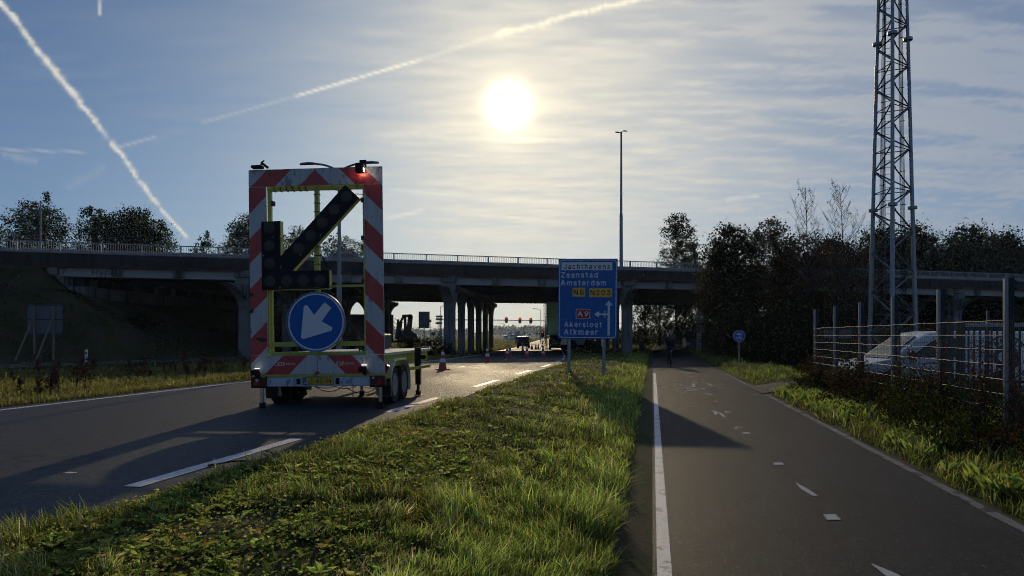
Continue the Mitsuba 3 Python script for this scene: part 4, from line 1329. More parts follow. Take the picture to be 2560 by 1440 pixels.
# lorry with a folded loading crane beyond the left pier row
MK = frame(-14.6, 86.5, -.05, yaw=82)
kr = thing('crane_lorry', 'dark lorry with folded loading crane and hoses behind the arrow trailer', 'lorry')
put(MB(MK).box(-1.2, 1.2, -5.6, .15, 1.05, 4.15, .08), 'paint_black', 'cargo_box', kr)
put(MB(MK).box(-1.25, 1.25, -5.7, 3.3, .75, 1.05), 'dark_metal', 'chassis', kr)
put(MB(MK).box(-1.25, 1.25, .9, 3.3, 1.05, 1.25), 'wood_pale', 'flat_bed', kr)
for k in range(6):
    put(MB(MK).box(1.22, 1.28, 1.0 + .44 * k, 1.12 + .44 * k, .45, 1.1), 'dark_metal', 'stake', kr)
put(MB(MK).hull([(-1, .7, 1.25), (1, .7, 1.25), (-1, 3.0, 1.25), (1, 3.0, 1.25), (-1, .7, 2.2), (1, .7, 2.2), (-1, 2.3, 2.2), (1, 2.3, 2.2), (-1, 3.0, 1.75), (1, 3.0, 1.75)]), 'paint_black', 'machine_cover', kr)
for p, q, w in (((.4, .75, 1.0), (.4, 1.05, 3.3), .42), ((.4, 1.0, 3.2), (.4, 1.35, 3.95), .34), ((.4, 1.2, 3.95), (.4, 2.3, 4.05), .40), ((.4, 2.2, 4.0), (.4, 2.0, 1.9), .62), ((.1, .45, 1.2), (.1, .75, 3.6), .26), ((.4, 1.55, 3.9), (.4, 1.62, 2.0), .34)):
    put(MB(MK).bar(p, q, w, w * .8), 'paint_black', 'crane_arm', kr)
put(MB(MK).hull([(.0, 1.9, 3.7), (.8, 1.9, 3.7), (.0, 2.5, 3.6), (.8, 2.5, 3.6), (.1, 1.9, 4.2), (.7, 1.9, 4.2), (.1, 2.4, 4.15), (.7, 2.4, 4.15)]), 'paint_black', 'crane_knuckle', kr)
k = np.linspace(0, 1, 12)
for o, a, b, sg_ in ((.7, (0, 3.5), (.8, 3.0), .5), (.5, (.3, 3.7), (1.2, 3.3), .6), (.4, (1.9, 3.7), (2.3, 2.4), -.3), (.45, (2.0, 3.4), (2.35, 2.1), -.35), (.5, (-.3, 3.3), (.5, 2.6), .4)):
    put(MB(MK).tube(np.c_[np.full(12, o), a[0] + (b[0] - a[0]) * k + sg_ * .3 * np.sin(k * 3.14), a[1] + (b[1] - a[1]) * k - abs(sg_) * .5 * np.sin(k * 3.14)], .035, 5), 'rubber', 'hose', kr)
put(MB(MK).tube([(.9, 2.35, 2.5), (.9, 2.75, 2.5), (.9, 2.75, 3.2)], .02, 5), 'dark_metal', 'aerial', kr)
for s in (-1, 1):
    for yy in (-4.6, -3.3, 2.2):
        wheel(MK, s * 1.05, yy, .48, .3, kr, s)
put(MB(MK).bar((1.3, -1.2, 1.2), (1.3, -.5, 1.32), .08), 'paint_white', 'marker_plate', kr)

# compact loader in the shade below the direction sign
ML = frame(7.0, 74.0, .0, yaw=70)
ld = thing('loader', 'dark wheeled loader parked in the shade under the viaduct below the direction sign', 'machine')
put(MB(ML).hull([(-.8, -1.8, .6), (.8, -1.8, .6), (-.8, .4, .6), (.8, .4, .6), (-.7, -1.7, 1.25), (.7, -1.7, 1.25), (-.7, .3, 1.4), (.7, .3, 1.4)]), 'paint_grey', 'body', ld)
put(MB(ML).hull([(-.65, -.7, 1.3), (.65, -.7, 1.3), (-.65, .4, 1.3), (.65, .4, 1.3), (-.55, -.6, 2.1), (.55, -.6, 2.1), (-.55, .2, 2.1), (.55, .2, 2.1)]), 'car_glass', 'cab', ld)
put(MB(ML).bar((.5, .2, 1.0), (.5, 1.8, .6), .18), 'paint_grey', 'lift_arm', ld)
put(MB(ML).bar((-.5, .2, 1.0), (-.5, 1.8, .6), .18), 'paint_grey', 'lift_arm', ld)
put(MB(ML).hull([(-1, 1.7, .2), (1, 1.7, .2), (-1, 2.3, .15), (1, 2.3, .15), (-1, 1.75, .95), (1, 1.75, .95)]), 'dark_metal', 'bucket', ld)
for s in (-1, 1):
    for yy in (-1.25, .75):
        wheel(ML, s * .85, yy, .55, .38, ld, s)

# ------------------------------------------------------------------ scaffolds
sc = thing('scaffold', 'scaffold tower with green netting round the pier behind the direction sign', 'scaffold')
MSc = frame(5.9, 80.5, -.10, yaw=-2)
xs_, ys_ = (-2.0, 0, 2.0), (-.8, .8)
for x in xs_:
    for y in ys_:
        put(MB(MSc).tube([(x, y, 0), (x, y, 5.6)], .045, 6), 'dark_metal', 'standard', sc)
for z in (1.9, 3.7, 5.4):
    for y in ys_:
        put(MB(MSc).tube([(-2.1, y, z), (2.1, y, z)], .04, 6), 'dark_metal', 'ledger', sc)
    put(MB(MSc).box(-2, 2, -.75, .75, z - .02, z + .03), 'wood_pale', 'platform', sc)
for p, q in (((-2, -.82, 3.7), (0, -.82, 1.9)), ((0, -.82, 1.9), (2, -.82, 3.7)), ((-2, -.82, .1), (0, -.82, 1.9)), ((-2.0, -.82, 1.9), (-2.9, -1.6, 0.0))):
    put(MB(MSc).tube([p, q], .035, 6), 'dark_metal', 'brace', sc)
for x in (-2.35, -2.05):
    put(MB(MSc).tube([(x, -.9, .2), (x, -.9, 5.5)], .03, 6), 'dark_metal', 'ladder_rail', sc)
for z in np.arange(.5, 5.5, .3):
    put(MB(MSc).tube([(-2.35, -.9, z), (-2.05, -.9, z)], .025, 5), 'dark_metal', 'ladder_rung', sc)
gx, gz = np.meshgrid(np.linspace(-2.0, 2.05, 30), np.linspace(1.7, 5.5, 16), indexing='ij')
gy = -.88 + .05 * np.sin(gx * 5 + gz) + .03 * np.sin(gz * 4 + gx * 2)
i_, j_ = np.meshgrid(np.arange(29), np.arange(15), indexing='ij')
put(MB(MSc).add(np.stack([gx, gy, gz], -1).reshape(-1, 3), np.stack([i_ * 16 + j_, i_ * 16 + j_ + 1, (i_ + 1) * 16 + j_ + 1, (i_ + 1) * 16 + j_], -1).reshape(-1, 4)), 'net_green', 'netting', sc)
s2 = thing('scaffold', 'scaffold tower with a pale ladder at the right end of the viaduct underpass', 'scaffold')
MS2 = frame(18.0, 66.5, -.02, yaw=5)
for x in (-.35, .9):
    for y in (-.4, .5):
        put(MB(MS2).tube([(x, y, 0), (x, y, 5.0)], .04, 6), 'grey_steel', 'standard', s2)
for z in (1.2, 3.1, 4.9):
    put(MB(MS2).tube([(-.4, -.42, z), (1.0, -.42, z)], .035, 6), 'grey_steel', 'ledger', s2)
    put(MB(MS2).tube([(-.3, -.42, z - .9), (.9, -.42, z)], .03, 6), 'grey_steel', 'brace', s2)
put(MB(MS2).box(.1, .9, -.38, -.36, 1.3, 3.0), 'net_orange', 'panel', s2)
for x in (-.72, -.42):
    put(MB(MS2).tube([(x, -.5, .1), (x, -.45, 4.2)], .028, 6), 'sign_white', 'ladder_rail', s2)
for z in np.arange(.3, 4.1, .28):
    put(MB(MS2).tube([(-.72, -.5, z), (-.42, -.5, z)], .03, 5), 'sign_white', 'ladder_rung', s2)

# ------------------------------------------------------------------ traffic lights and signs beyond the viaduct
scene['red_glow'] = {'type': 'twosided', 'bsdf': {'type': 'principled', 'base_color': {'type': 'rgb', 'value': [.5, .03, .02]}, 'roughness': .3}}
YG, ZG = 152.0, 4.75
tp_ = thing('signal_gantry', 'thin dark overhead arm carrying the traffic lights beyond the viaduct', 'gantry')
put(MB().tube([(-15.4, YG, -.3), (-15.4, YG, ZG), (-15.1, YG, ZG + .25)], .13, 8), 'dark_metal', 'pole', tp_)
put(MB().tube([(-15.4, YG, ZG + .15), (-4, YG, ZG + .08), (7.2, YG, ZG - .05)], [.10, .09, .07], 8), 'dark_metal', 'arm', tp_)
put(MB().tube([(7.2, YG, -.3), (7.2, YG, ZG)], .10, 8), 'dark_metal', 'pole', tp_)


def signal(x, y, z, label, s=1.0, lit=0):
    M = frame(x, y, z)
    k = thing('traffic_light', label, 'traffic light')
    board = unary_union([disc(0, .33 * s, .33 * s), disc(0, -.33 * s, .33 * s), sbox(-.33 * s, -.33 * s, .33 * s, .33 * s)])
    put(flat(M, board, 0, .05), 'black_paint', 'backboard', k)
    put(flat(M, board.difference(board.buffer(-.03)), -.052, .004), 'sign_white', 'border', k)
    for i in range(3):
        zz = (.36 - .36 * i) * s
        ln = put(flat(M, disc(0, zz, .13 * s), -.056, .02), 'dark_red_lens' if i == 0 else 'lamp_lens', 'lens', k)
        if i == lit:
            mb = flat(M, disc(0, zz, .10 * s), -.078, .004)
            kk = put(mb, 'red_glow', 'lit_lens', ln)
            scene[kk]['emitter'] = {'type': 'area', 'radiance': {'type': 'rgb', 'value': [1.6, .12, .06]}}


signal(-1.2, YG - .12, ZG + .08, 'left of three red traffic lights on the overhead arm')
signal(1.7, YG - .12, ZG - .02, 'middle of three red traffic lights on the overhead arm')
signal(4.0, YG - .12, ZG - .06, 'right of three red traffic lights on the overhead arm')
signal(4.6, 108, 1.75, 'low red traffic light beside the scaffold with green netting', .8)
lp = thing('signal_pole', 'pole carrying the low traffic light beside the scaffold', 'pole')
put(MB().tube([(4.6, 108.1, -.4), (4.6, 108.1, 2.4)], .06, 6), 'dark_metal', 'pole', lp)
# sign seen from behind
bk = thing('reverse_sign', 'tall dark road sign seen from behind on a single post beyond the viaduct', 'road sign')
MBk = frame(-13.6, 110, -.2)
put(MB(MBk).box(-.85, .85, -.05, 0, 2.9, 5.45), 'sign_back', 'panel', bk)
for z in (3.3, 4.2, 5.0):
    put(MB(MBk).box(-.8, .8, -.10, -.05, z - .03, z + .03), 'dark_metal', 'rear_rail', bk)
put(MB(MBk).tube([(0, -.13, -.3), (0, -.13, 4.9)], .10, 8), 'grey_steel', 'post', bk)
cb = thing('roadside_cabinet', 'grey roadside cabinet at the foot of the sign seen from behind', 'cabinet')
put(MB(frame(-12.9, 109.5, -.2)).box(-.35, .35, -.25, .25, 0, .95, .02), 'sign_back', 'housing', cb)
put(MB(frame(-12.9, 109.5, -.2)).box(-.38, .38, -.28, .28, .95, 1.0), 'sign_back', 'lid', cb)
# stack of arrow boards
ab = thing('arrow_signpost', 'signpost with three dark stacked arrow boards left of the pier by the road', 'signpost')
MA = frame(-12.3, 120, -.2)
for x in (-.2, .35):
    put(MB(MA).tube([(x, 0, 0), (x, 0, 5.2)], .06, 6), 'dark_metal', 'post', ab)
for i, (z, x0) in enumerate(((4.95, -.62), (4.52, -.66), (3.85, -.70))):
    put(flat(MA, Polygon([(x0, z), (x0 + .18, z + .16), (x0 + 1.2, z + .16), (x0 + 1.2, z - .16), (x0 + .18, z - .16)]), -.07, .05), 'sign_back', 'board', ab)
pb = thing('small_sign', 'small square sign below the stacked arrow boards', 'road sign')
put(MB(frame(-12.9, 116, -.2)).box(-.38, .38, -.03, 0, 1.75, 2.3), 'sign_back', 'panel', pb)
put(MB(frame(-12.9, 116, -.2)).tube([(0, .03, 0), (0, .03, 2.2)], .04, 6), 'dark_metal', 'post', pb)


def thin_pole(name, label, cat, x, y, h, arm=0, r=.07, group=None, box=None):
    z0 = -.3
    k = thing(name, label, cat, group)
    put(MB().tube([(x, y, z0), (x, y, h)], [r, r * .7], 6), 'grey_steel', 'pole', k)
    if arm:
        q = np.linspace(0, 1, 8)
        put(MB().tube(np.c_[x + arm * q, y + 0 * q, h - .05 + .35 * np.sin(q * 1.57)], r * .55, 5), 'grey_steel', 'arm', k)
        put(MB().box(min(x + arm, x + arm * 1.35), max(x + arm, x + arm * 1.35), y - .12, y + .12, h + .22, h + .36, .03), 'grey_steel', 'lamp_head', k)
    if box:
        put(MB().box(x - box[0], x + box[0], y - .1, y + .1, box[1], box[2], .03), 'dark_metal', 'signal_head', k)


thin_pole('street_lamp', 'street lamp with curved arm just right of the right traffic light', 'street lamp', 6.4, 158, 7.2, -1.3, .10)
thin_pole('street_lamp', 'street lamp arching right beside the left gantry pole, partly behind the pier', 'street lamp', -15.1, 150, 7.6, 1.2, .10)
thin_pole('street_lamp', 'tiny distant street lamp at the left edge of the far queue', 'street lamp', -3.6, 310, 6.6, -1.6, .12)
thin_pole('camera_pole', 'thin pole with a camera between the sign back and the arrow boards', 'pole', -12.4, 108, 4.0, 0, .05, box=(.14, 3.6, 3.95))
for i, (x, y, h) in enumerate(((.9, 250, 4.6), (4.2, 240, 4.6), (6.4, 255, 5.8), (8.2, 235, 4.4), (3.2, 262, 4.4), (9.6, 250, 4.8))):
    thin_pole('distant_pole', 'thin distant pole at the far junction under the viaduct', 'pole', x, y, h, 0, .08, 'distant poles at the far junction', (.18, 1.6, 2.5) if i % 2 else None)
pt = thing('distant_portal', 'distant thin portal frame over the far junction', 'gantry')
put(MB().tube([(4.0, 248, 4.4), (9.8, 248, 4.4)], .10, 6), 'grey_steel', 'beam', pt)
for x in (4.0, 9.8):
    put(MB().tube([(x, 248, -.3), (x, 248, 4.4)], .08, 6), 'grey_steel', 'pole', pt)

# ------------------------------------------------------------------ left: back of a panel sign, marker post
bx_, by_ = -25.0, 38.0
zb_ = float(ground_z(bx_, by_))
MP = frame(bx_, by_, 1.62, yaw=-8)
bb = thing('panel_sign_back', 'back of a square panel sign propped on wooden posts on the left embankment', 'road sign')
for i in range(2):
    for j in range(3):
        put(MB(MP).box(-.86 + .575 * j, -.29 + .575 * j, 0, .02, .82 * i, .82 * i + .81), 'sign_back', 'panel', bb)
for x in (-.5, .45):
    put(MB(MP).bar((x, -.05, zb_ - 2.1), (x, -.05, 1.55), .09), 'wood_pale', 'post', bb)
    gz_ = float(ground_z(bx_ + x - .45, by_ - 1.1)) - 1.65
    put(MB(MP).bar((x, -.10, .95), (x - .42, -1.15, gz_), .07), 'wood_pale', 'brace', bb)
for z in (.82, 1.58, .05):
    put(MB(MP).box(-.85, .85, -.03, 0, z - .03, z + .03), 'dark_metal', 'rear_rail', bb)
mp = thing('marker_post', 'slim white marker post beside the slip road on the left', 'marker post')
mzz = float(ground_z(-22.9, 38.2))
put(MB(frame(-22.9, 38.2, mzz)).loft(np.array([[(-.06, -.04, -.1), (.06, -.04, -.1), (.06, .04, -.1), (-.06, .04, -.1)], [(-.06, -.04, .72), (.06, -.04, .72), (.06, .04, .76), (-.06, .04, .76)]])), 'sign_white', 'body', mp)
put(MB(frame(-22.9, 38.2, mzz)).box(-.062, .062, -.044, -.04, .50, .60), 'lamp_lens', 'reflector', mp)

# ------------------------------------------------------------------ cyclist coming along the path
MY = frame(8.05, 36.0, 0.0, yaw=191)
bk_ = thing('bicycle', 'dark city bicycle ridden along the path with its front lamp lit', 'bicycle')


def hoop(M, y, z, R, r, mat, name, parent):
    a = np.linspace(0, 2 * np.pi, 37)
    m = MB(M).tube(np.c_[0 * a, y + R * np.cos(a), z + R * np.sin(a)], r, 6, caps=False)
    return put(m, mat, name, parent)


for y in (-.53, .53):
    w_ = hoop(MY, y, .345, .325, .02, 'rubber', 'wheel', bk_)
    m = MB(MY)
    for a in np.arange(0, 6.28, .45):
        m.tube([(.0, y, .345), (0, y + .31 * math.cos(a), .345 + .31 * math.sin(a))], .002, 3, caps=False)
    put(m, 'grey_steel', 'spokes', w_, kind='stuff')
for p, q in (((0, .53, .345), (0, .38, .98)), ((0, .38, .88), (0, -.12, .86)), ((0, .40, .80), (0, -.05, .30)), ((0, -.05, .30), (0, -.16, .95)), ((0, -.05, .30), (0, -.53, .345)), ((0, -.14, .80), (0, -.53, .345))):
    put(MB(MY).tube([p, q], .018, 6), 'black_paint', 'frame_tube', bk_)
put(MB(MY).tube([(-.30, .20, 1.06), (-.22, .36, 1.08), (0, .39, 1.04), (.22, .36, 1.08), (.30, .20, 1.06)], .014, 6), 'black_paint', 'handlebar', bk_)
put(MB(MY).hull([(-.10, -.32, .97), (.10, -.32, .97), (0, .0, .98), (-.10, -.32, 1.03), (.10, -.32, 1.03), (0, .0, 1.0)]), 'rubber', 'saddle', bk_)
hl = put(MB(MY).tube([(0, .44, .80), (0, .50, .80)], .04, 10), 'black_paint', 'headlamp', bk_)
kk = put(MB(MY).tube([(0, .501, .80), (0, .506, .80)], .032, 10), 'white_lens', 'lit_lens', hl)
scene[kk]['emitter'] = {'type': 'area', 'radiance': {'type': 'rgb', 'value': [6, 6, 6]}}
for s in (-1, 1):
    put(MB(MY).tube([(0, -.05, .30), (s * .08, -.05, .30), (s * .08, -.05 + s * .08, .30 - s * .14), (s * .16, -.05 + s * .08, .30 - s * .14)], .014, 6), 'grey_steel', 'crank', bk_)

import manifold3d as m3


def body(bones, edge=.05, it=6):
    """One continuous skin round the bones: hulls of the spheres at the two joints, joined and smoothed."""
    acc = None
    for (p, r), (q, s) in bones:
        h = m3.Manifold.batch_hull([m3.Manifold.sphere(r, 14).translate(list(map(float, p))), m3.Manifold.sphere(s, 14).translate(list(map(float, q)))])
        acc = h if acc is None else acc + h
    mm = acc.refine_to_length(edge).to_mesh()
    t = trimesh.Trimesh(mm.vert_properties[:, :3], mm.tri_verts, process=True)
    trimesh.smoothing.filter_taubin(t, iterations=it)
    return t


pe = thing('person', 'cyclist in dark clothes riding towards the viewer on the cycle path', 'person')
hip, chest, neck, head = np.array([0, -.20, 1.05]), np.array([0, .0, 1.42]), np.array([0, .04, 1.56]), np.array([0, .08, 1.70])
tors = [((hip + [-.09, 0, 0], .13), (hip + [.09, 0, 0], .13)), ((hip, .15), (chest, .17)), ((chest + [-.13, 0, .03], .10), (chest + [.13, 0, .03], .10)), ((chest, .16), (neck, .065)), ((hip + [-.08, 0, 0], .13), (chest + [-.11, 0, 0], .12)), ((hip + [.08, 0, 0], .13), (chest + [.11, 0, 0], .12))]
for s in (-1, 1):
    sh, el, wr = np.array([s * .20, .02, 1.45]), np.array([s * .29, .08, 1.22]), np.array([s * .28, .24, 1.08])
    tors += [((sh, .075), (el, .055)), ((el, .055), (wr, .042))]
    hp, kn, an = np.array([s * .10, -.18, 1.0]), np.array([s * .12, .22 - .05 * s, .72 + .12 * -s]), np.array([s * .13, -.02 + s * .08, .36 - s * .14])
    tors += [((hp, .105), (kn, .07)), ((kn, .068), (an, .05)), ((an, .05), (an + [0, .15, -.05], .045)), ((an + [0, -.03, -.03], .045), (an + [0, .15, -.05], .04))]
put(MB(MY).mesh(body(tors)), 'cloth_dark', 'body', pe, smooth=True)
hd_ = body([((neck, .055), (head, .075)), ((head + [0, .0, .0], .095), (head + [0, .01, .05], .10)), ((head + [0, .07, -.07], .05), (head, .08)), ((head + [0, .095, -.01], .018), (head + [0, .11, -.03], .02)), ((head + [-.10, 0, -.01], .025), (head + [.10, 0, -.01], .025))], .02, 4)
hk = put(MB(MY).mesh(hd_), 'skin', 'head', pe, smooth=True)
put(MB(MY).mesh(body([((head + [0, -.03, .02], .10), (head + [0, -.01, .085], .095)), ((head + [0, -.05, -.05], .075), (head + [0, -.03, .05], .095))], .03, 3)), 'ink', 'hair', hk, smooth=True)
for s in (-1, 1):
    put(MB(MY).mesh(trimesh.creation.icosphere(2, .012), place(None, head + [s * .035, .095, .012], (1, 0, 0), (0, 1, 0), (0, 0, 1))), 'ink', 'eye', hk)
    wr = np.array([s * .28, .24, 1.08])
    hb_ = [((wr, .036), (wr + [0, .07, .0], .036))]
    for j in range(4):
        b = wr + np.array([s * (-.03 + .02 * j), .09, .015])
        hb_ += [((b, .012), (b + [0, .035, -.012], .011)), ((b + [0, .035, -.012], .011), (b + [0, .025, -.045], .010))]
    hb_ += [((wr + [-s * .03, .03, 0], .013), (wr + [-s * .055, .065, -.015], .011))]
    put(MB(MY).mesh(body(hb_, .012, 3)), 'skin', 'hand', pe, smooth=True)

# wheeled container under the viaduct by the path
MW = frame(10.95, 60.0, .0, yaw=12)
wb = thing('waste_bin', 'small dark bin on two legs beside the path in the light beyond the viaduct', 'bin')
put(MB(MW).loft(np.array([[(-.26 * q, -.22 * q, z), (.26 * q, -.22 * q, z), (.26 * q, .22 * q, z), (-.26 * q, .22 * q, z)] for z, q in ((.28, .85), (.85, 1.0))])), 'paint_black', 'body', wb)
put(MB(MW).hull([(-.28, -.24, .85), (.28, -.24, .85), (-.28, .24, .88), (.28, .24, .88), (-.24, -.1, .93), (.24, -.1, .93), (-.24, .2, .94), (.24, .2, .94)]), 'paint_black', 'lid', wb)
for x in (-.14, .14):
    put(MB(MW).bar((x, 0, -.05), (x, 0, .3), .05), 'dark_metal', 'leg', wb)

# ------------------------------------------------------------------ grass and plants


def hsv_var(base, n, rng, dv=.35, dh=.12):
    c = np.asarray(base) * (1 + dv * (rng.random((n, 1)) * 2 - 1))
    c = c * (1 + dh * (rng.random((n, 3)) * 2 - 1))
    return np.clip(c, .004, .9)


def blades(x, y, z, h, w, lean, ang, col, curl=.5):
    """Tapered bent blades: base pair, middle pair, tip."""
    n = len(x)
    a = np.random.default_rng(n).random(n) * 2 * np.pi
    dx, dy = np.cos(ang), np.sin(ang)
    wx, wy = np.cos(a) * w / 2, np.sin(a) * w / 2
    m = lean * h * .35
    t = lean * h * (1.0 + curl * .3)
    zt = h * np.sqrt(np.clip(1 - (lean * .75) ** 2, .08, 1))
    base = np.stack([x, y, z - .01], -1)
    mid = np.stack([x + dx * m, y + dy * m, z + zt * .62], -1)
    tip = np.stack([x + dx * t, y + dy * t, z + zt], -1)
    o = np.stack([wx, wy, 0 * wx], -1)
    v = np.stack([base - o, base + o, mid - o * .8, mid + o * .8, tip], 1).reshape(-1, 3)
    k = np.arange(n)[:, None] * 5
    f = np.concatenate([k + [[0, 1, 3]], k + [[0, 3, 2]], k + [[2, 3, 4]]], 1).reshape(-1, 3)
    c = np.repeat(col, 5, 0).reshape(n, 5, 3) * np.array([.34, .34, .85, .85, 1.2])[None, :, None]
    return v, f, c.reshape(-1, 3)


def leaves(p, d, L, w, col, up=None, fold=.18):
    """Leaf-shaped faces (four triangles) at p along d."""
    n = len(p)
    rng = np.random.default_rng(n + 7)
    d = d / (np.linalg.norm(d, axis=1, keepdims=True) + 1e-9)
    r = rng.normal(size=(n, 3)) if up is None else np.broadcast_to(up, (n, 3)) + .25 * rng.normal(size=(n, 3))
    s = np.cross(d, r)
    s /= np.linalg.norm(s, axis=1, keepdims=True) + 1e-9
    nn = np.cross(s, d)
    L, w = np.broadcast_to(L, (n,))[:, None], np.broadcast_to(w, (n,))[:, None]
    v = np.stack([p, p + d * L * .5 + s * w / 2 + nn * L * fold, p + d * L, p + d * L * .5 - s * w / 2 + nn * L * fold], 1).reshape(-1, 3)
    k = np.arange(n)[:, None] * 4
    f = np.concatenate([k + [[0, 1, 2]], k + [[0, 2, 3]]], 1).reshape(-1, 3)
    return v, f, np.repeat(col, 4, 0)


def fan(n, dmin, dmax, seed, az0=-38, az1=38):
    rng = np.random.default_rng(seed)
    D = dmin * (dmax / dmin) ** rng.random(n)
    az = np.radians(az0 + (az1 - az0) * rng.random(n))
    return np.sin(az) * D, np.cos(az) * D, D, rng


GREEN, YELLOW, DULL, DARK = np.array([.27, .345, .080]), np.array([.44, .39, .11]), np.array([.135, .135, .050]), np.array([.035, .05, .013])


def grass_field(name, label, x, y, D, rng, hfun, colfun, wk=(.0050, .00062), lean=.55, sunk=0):
    z = ground_z(x, y, cut=False)
    nz = meshkit.fbm(np.stack([x * 1.6, y * 1.6, 0 * x], -1), 3, seed=2)
    h = hfun(x, y, nz) * (.55 + .9 * rng.random(len(x)))
    keep = h > .012
    x, y, z, D, nz, h = (q[keep] for q in (x, y, z, D, nz, h))
    n = len(x)
    cl = meshkit.fbm(np.stack([x * .9, y * .9, 0 * x + 4], -1), 3, seed=9) * 2 * np.pi * 2
    ang = cl + rng.normal(size=n) * 1.1
    col = colfun(x, y, nz, rng)
    cell = meshkit.noise(np.stack([x * 7 + 2 * nz, y * 7, 0 * x + 1], -1), seed=77)
    h = h * (.45 + 1.1 * cell)
    col = col * (.35 + 1.3 * cell ** 1.3)[:, None] * np.exp(.35 * rng.normal(size=(n, 1)))
    ln = np.clip(lean + .35 * rng.normal(size=n), .05, 1.15)
    mb = MB()
    mb.add(*blades(x, y, z, h, wk[0] + wk[1] * D, ln, ang, col)[:2], color=None)
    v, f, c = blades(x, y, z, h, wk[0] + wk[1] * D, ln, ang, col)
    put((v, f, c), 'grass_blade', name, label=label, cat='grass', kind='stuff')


# verge between the road and the cycle path
x, y, D, rng = fan(400000, 2.6, 62, 1, -42, 24)
s, t = st(x, y)
edge = -3.72 + bend(s)
w01 = (-.24 - t) / (-.24 - edge)
ragged = .10 * (meshkit.fbm(np.stack([s * 2.5, t * 0, 0 * s], -1), 3, seed=4) - .5)
ok = (t < -.27 + ragged * 1.2) & (t > edge - .02 + ragged * 2.2)
x, y, D, t, s, w01 = (q[ok] for q in (x, y, D, t, s, w01))


def h_verge(x, y, nz):
    s, t = st(x, y)
    e = -3.72 + bend(s)
    w = (-.24 - t) / (-.24 - e)
    tall = ss(.46, .16, w + .20 * (meshkit.fbm(np.stack([s * .9, s * 0, s * 0], -1), 2) - .5))
    tuft = ss(.52, .68, meshkit.fbm(np.stack([x * 2.4, y * 2.4, 0 * x + 3], -1), 3, seed=6))
    bare = ss(.55, .66, meshkit.fbm(np.stack([x * 1.1, y * 1.1, 0 * x + 8], -1), 3, seed=16)) * (1 - tall)
    return (.030 + .040 * nz + .055 * tuft + .085 * tall * (.5 + .9 * nz)) * (1 - .85 * bare)


def c_verge(x, y, nz, rng):
    n = len(x)
    s, t = st(x, y)
    e = -3.72 + bend(s)
    w = (-.24 - t) / (-.24 - e)
    tall = ss(.5, .2, w)[:, None]
    m = meshkit.fbm(np.stack([x * 1.3, y * 1.3, 0 * x + 2], -1), 3, seed=19)[:, None]
    base = GREEN * (.75 + .6 * tall) + (YELLOW - GREEN) * np.clip((m - .5) * 2.0, 0, .4)
    bare = ss(.56, .68, meshkit.fbm(np.stack([x * 1.1, y * 1.1, 0 * x + 8], -1), 3, seed=16))[:, None] * (1 - tall)
    dry = rng.random((n, 1)) < .06 + .08 * (1 - tall) + .5 * bare
    base = np.where(dry, np.array([.46, .40, .24]), base)
    return np.clip(base * (.65 + .7 * rng.random((n, 1))) * (1 + .12 * rng.normal(size=(n, 3))), .005, .6)


grass_field('verge_grass', 'sunlit rough grass of the verge between road and cycle path', x, y, D, rng, h_verge, c_verge)
# broad-leaved weeds and clover in the verge
x, y, D, rng = fan(46000, 2.6, 30, 3, -42, 24)
s, t = st(x, y)
pat = meshkit.fbm(np.stack([x * 1.2, y * 1.2, 0 * x + 6], -1), 3, seed=23)
ok = (t < -.4) & (t > -3.6 + bend(s)) & (pat + .30 * rng.random(len(x)) > .62)
x, y, D = x[ok], y[ok], D[ok]
z = ground_z(x, y, cut=False)
p, dd_, LL, ww, cc = [], [], [], [], []
for i in range(len(x)):
    if i % 13 == 0:
        k = rng.integers(4, 8)
        a = rng.random() * 6.28 + np.arange(k) * 6.28 / k
        tilt = .25 + .5 * rng.random(k)
        L = (.05 + .07 * rng.random(k))
        wd = L * (.32 + .25 * rng.random())
    else:
        k = 3
        a = rng.random() * 6.28 + np.arange(k) * 2.1
        tilt = .2 + 1.8 * rng.random(k)
        L = np.full(k, .009 + .010 * rng.random() + .0005 * D[i])
        wd = L * .9
    hz = 0.015 if i % 13 == 0 else .03 + .05 * rng.random()
    p.append(np.c_[np.full(k, x[i]), np.full(k, y[i]), np.full(k, z[i] + hz)])
    dd_.append(np.c_[np.cos(a), np.sin(a), tilt])
    LL.append(L)
    ww.append(wd)
    b = GREEN * 1.05 if rng.random() < .7 else YELLOW
    cc.append(hsv_var(b * math.exp(.4 * rng.normal()), k, rng))
v, f, c = leaves(np.vstack(p), np.vstack(dd_), np.hstack(LL), np.hstack(ww), np.vstack(cc), up=(0, 0, 1))
put((v, f, c), 'grass_blade', 'clover', label='low broad-leaved weeds and clover among the verge grass', cat='ground cover', kind='stuff')
# a few fallen brown leaves
for i, (px_, py_) in enumerate(((-.62, 3.55), (-.43, 3.62))):
    rg = np.random.default_rng(70 + i)
    a = np.arange(9) * 2 * np.pi / 9
    r = .055 * (1 + .25 * np.cos(a * 4))
    zc = float(ground_z(px_, py_, cut=False)) + .07
    P = np.c_[px_ + r * np.cos(a), py_ + r * np.sin(a), zc + .02 * np.sin(a * 2) + .03 * np.sin(a)]
    m = MB().add(np.vstack([P, [[px_, py_, zc]]]), np.stack([np.arange(9), (np.arange(9) + 1) % 9, np.full(9, 9)], 1), color=np.full((10, 3), 1) * np.array([.16, .06, .03]))
    put(m, 'leaf', 'fallen_leaf', label='curled brown fallen leaf in the near grass, ' + ('left' if i == 0 else 'right') + ' one of two', cat='leaf')

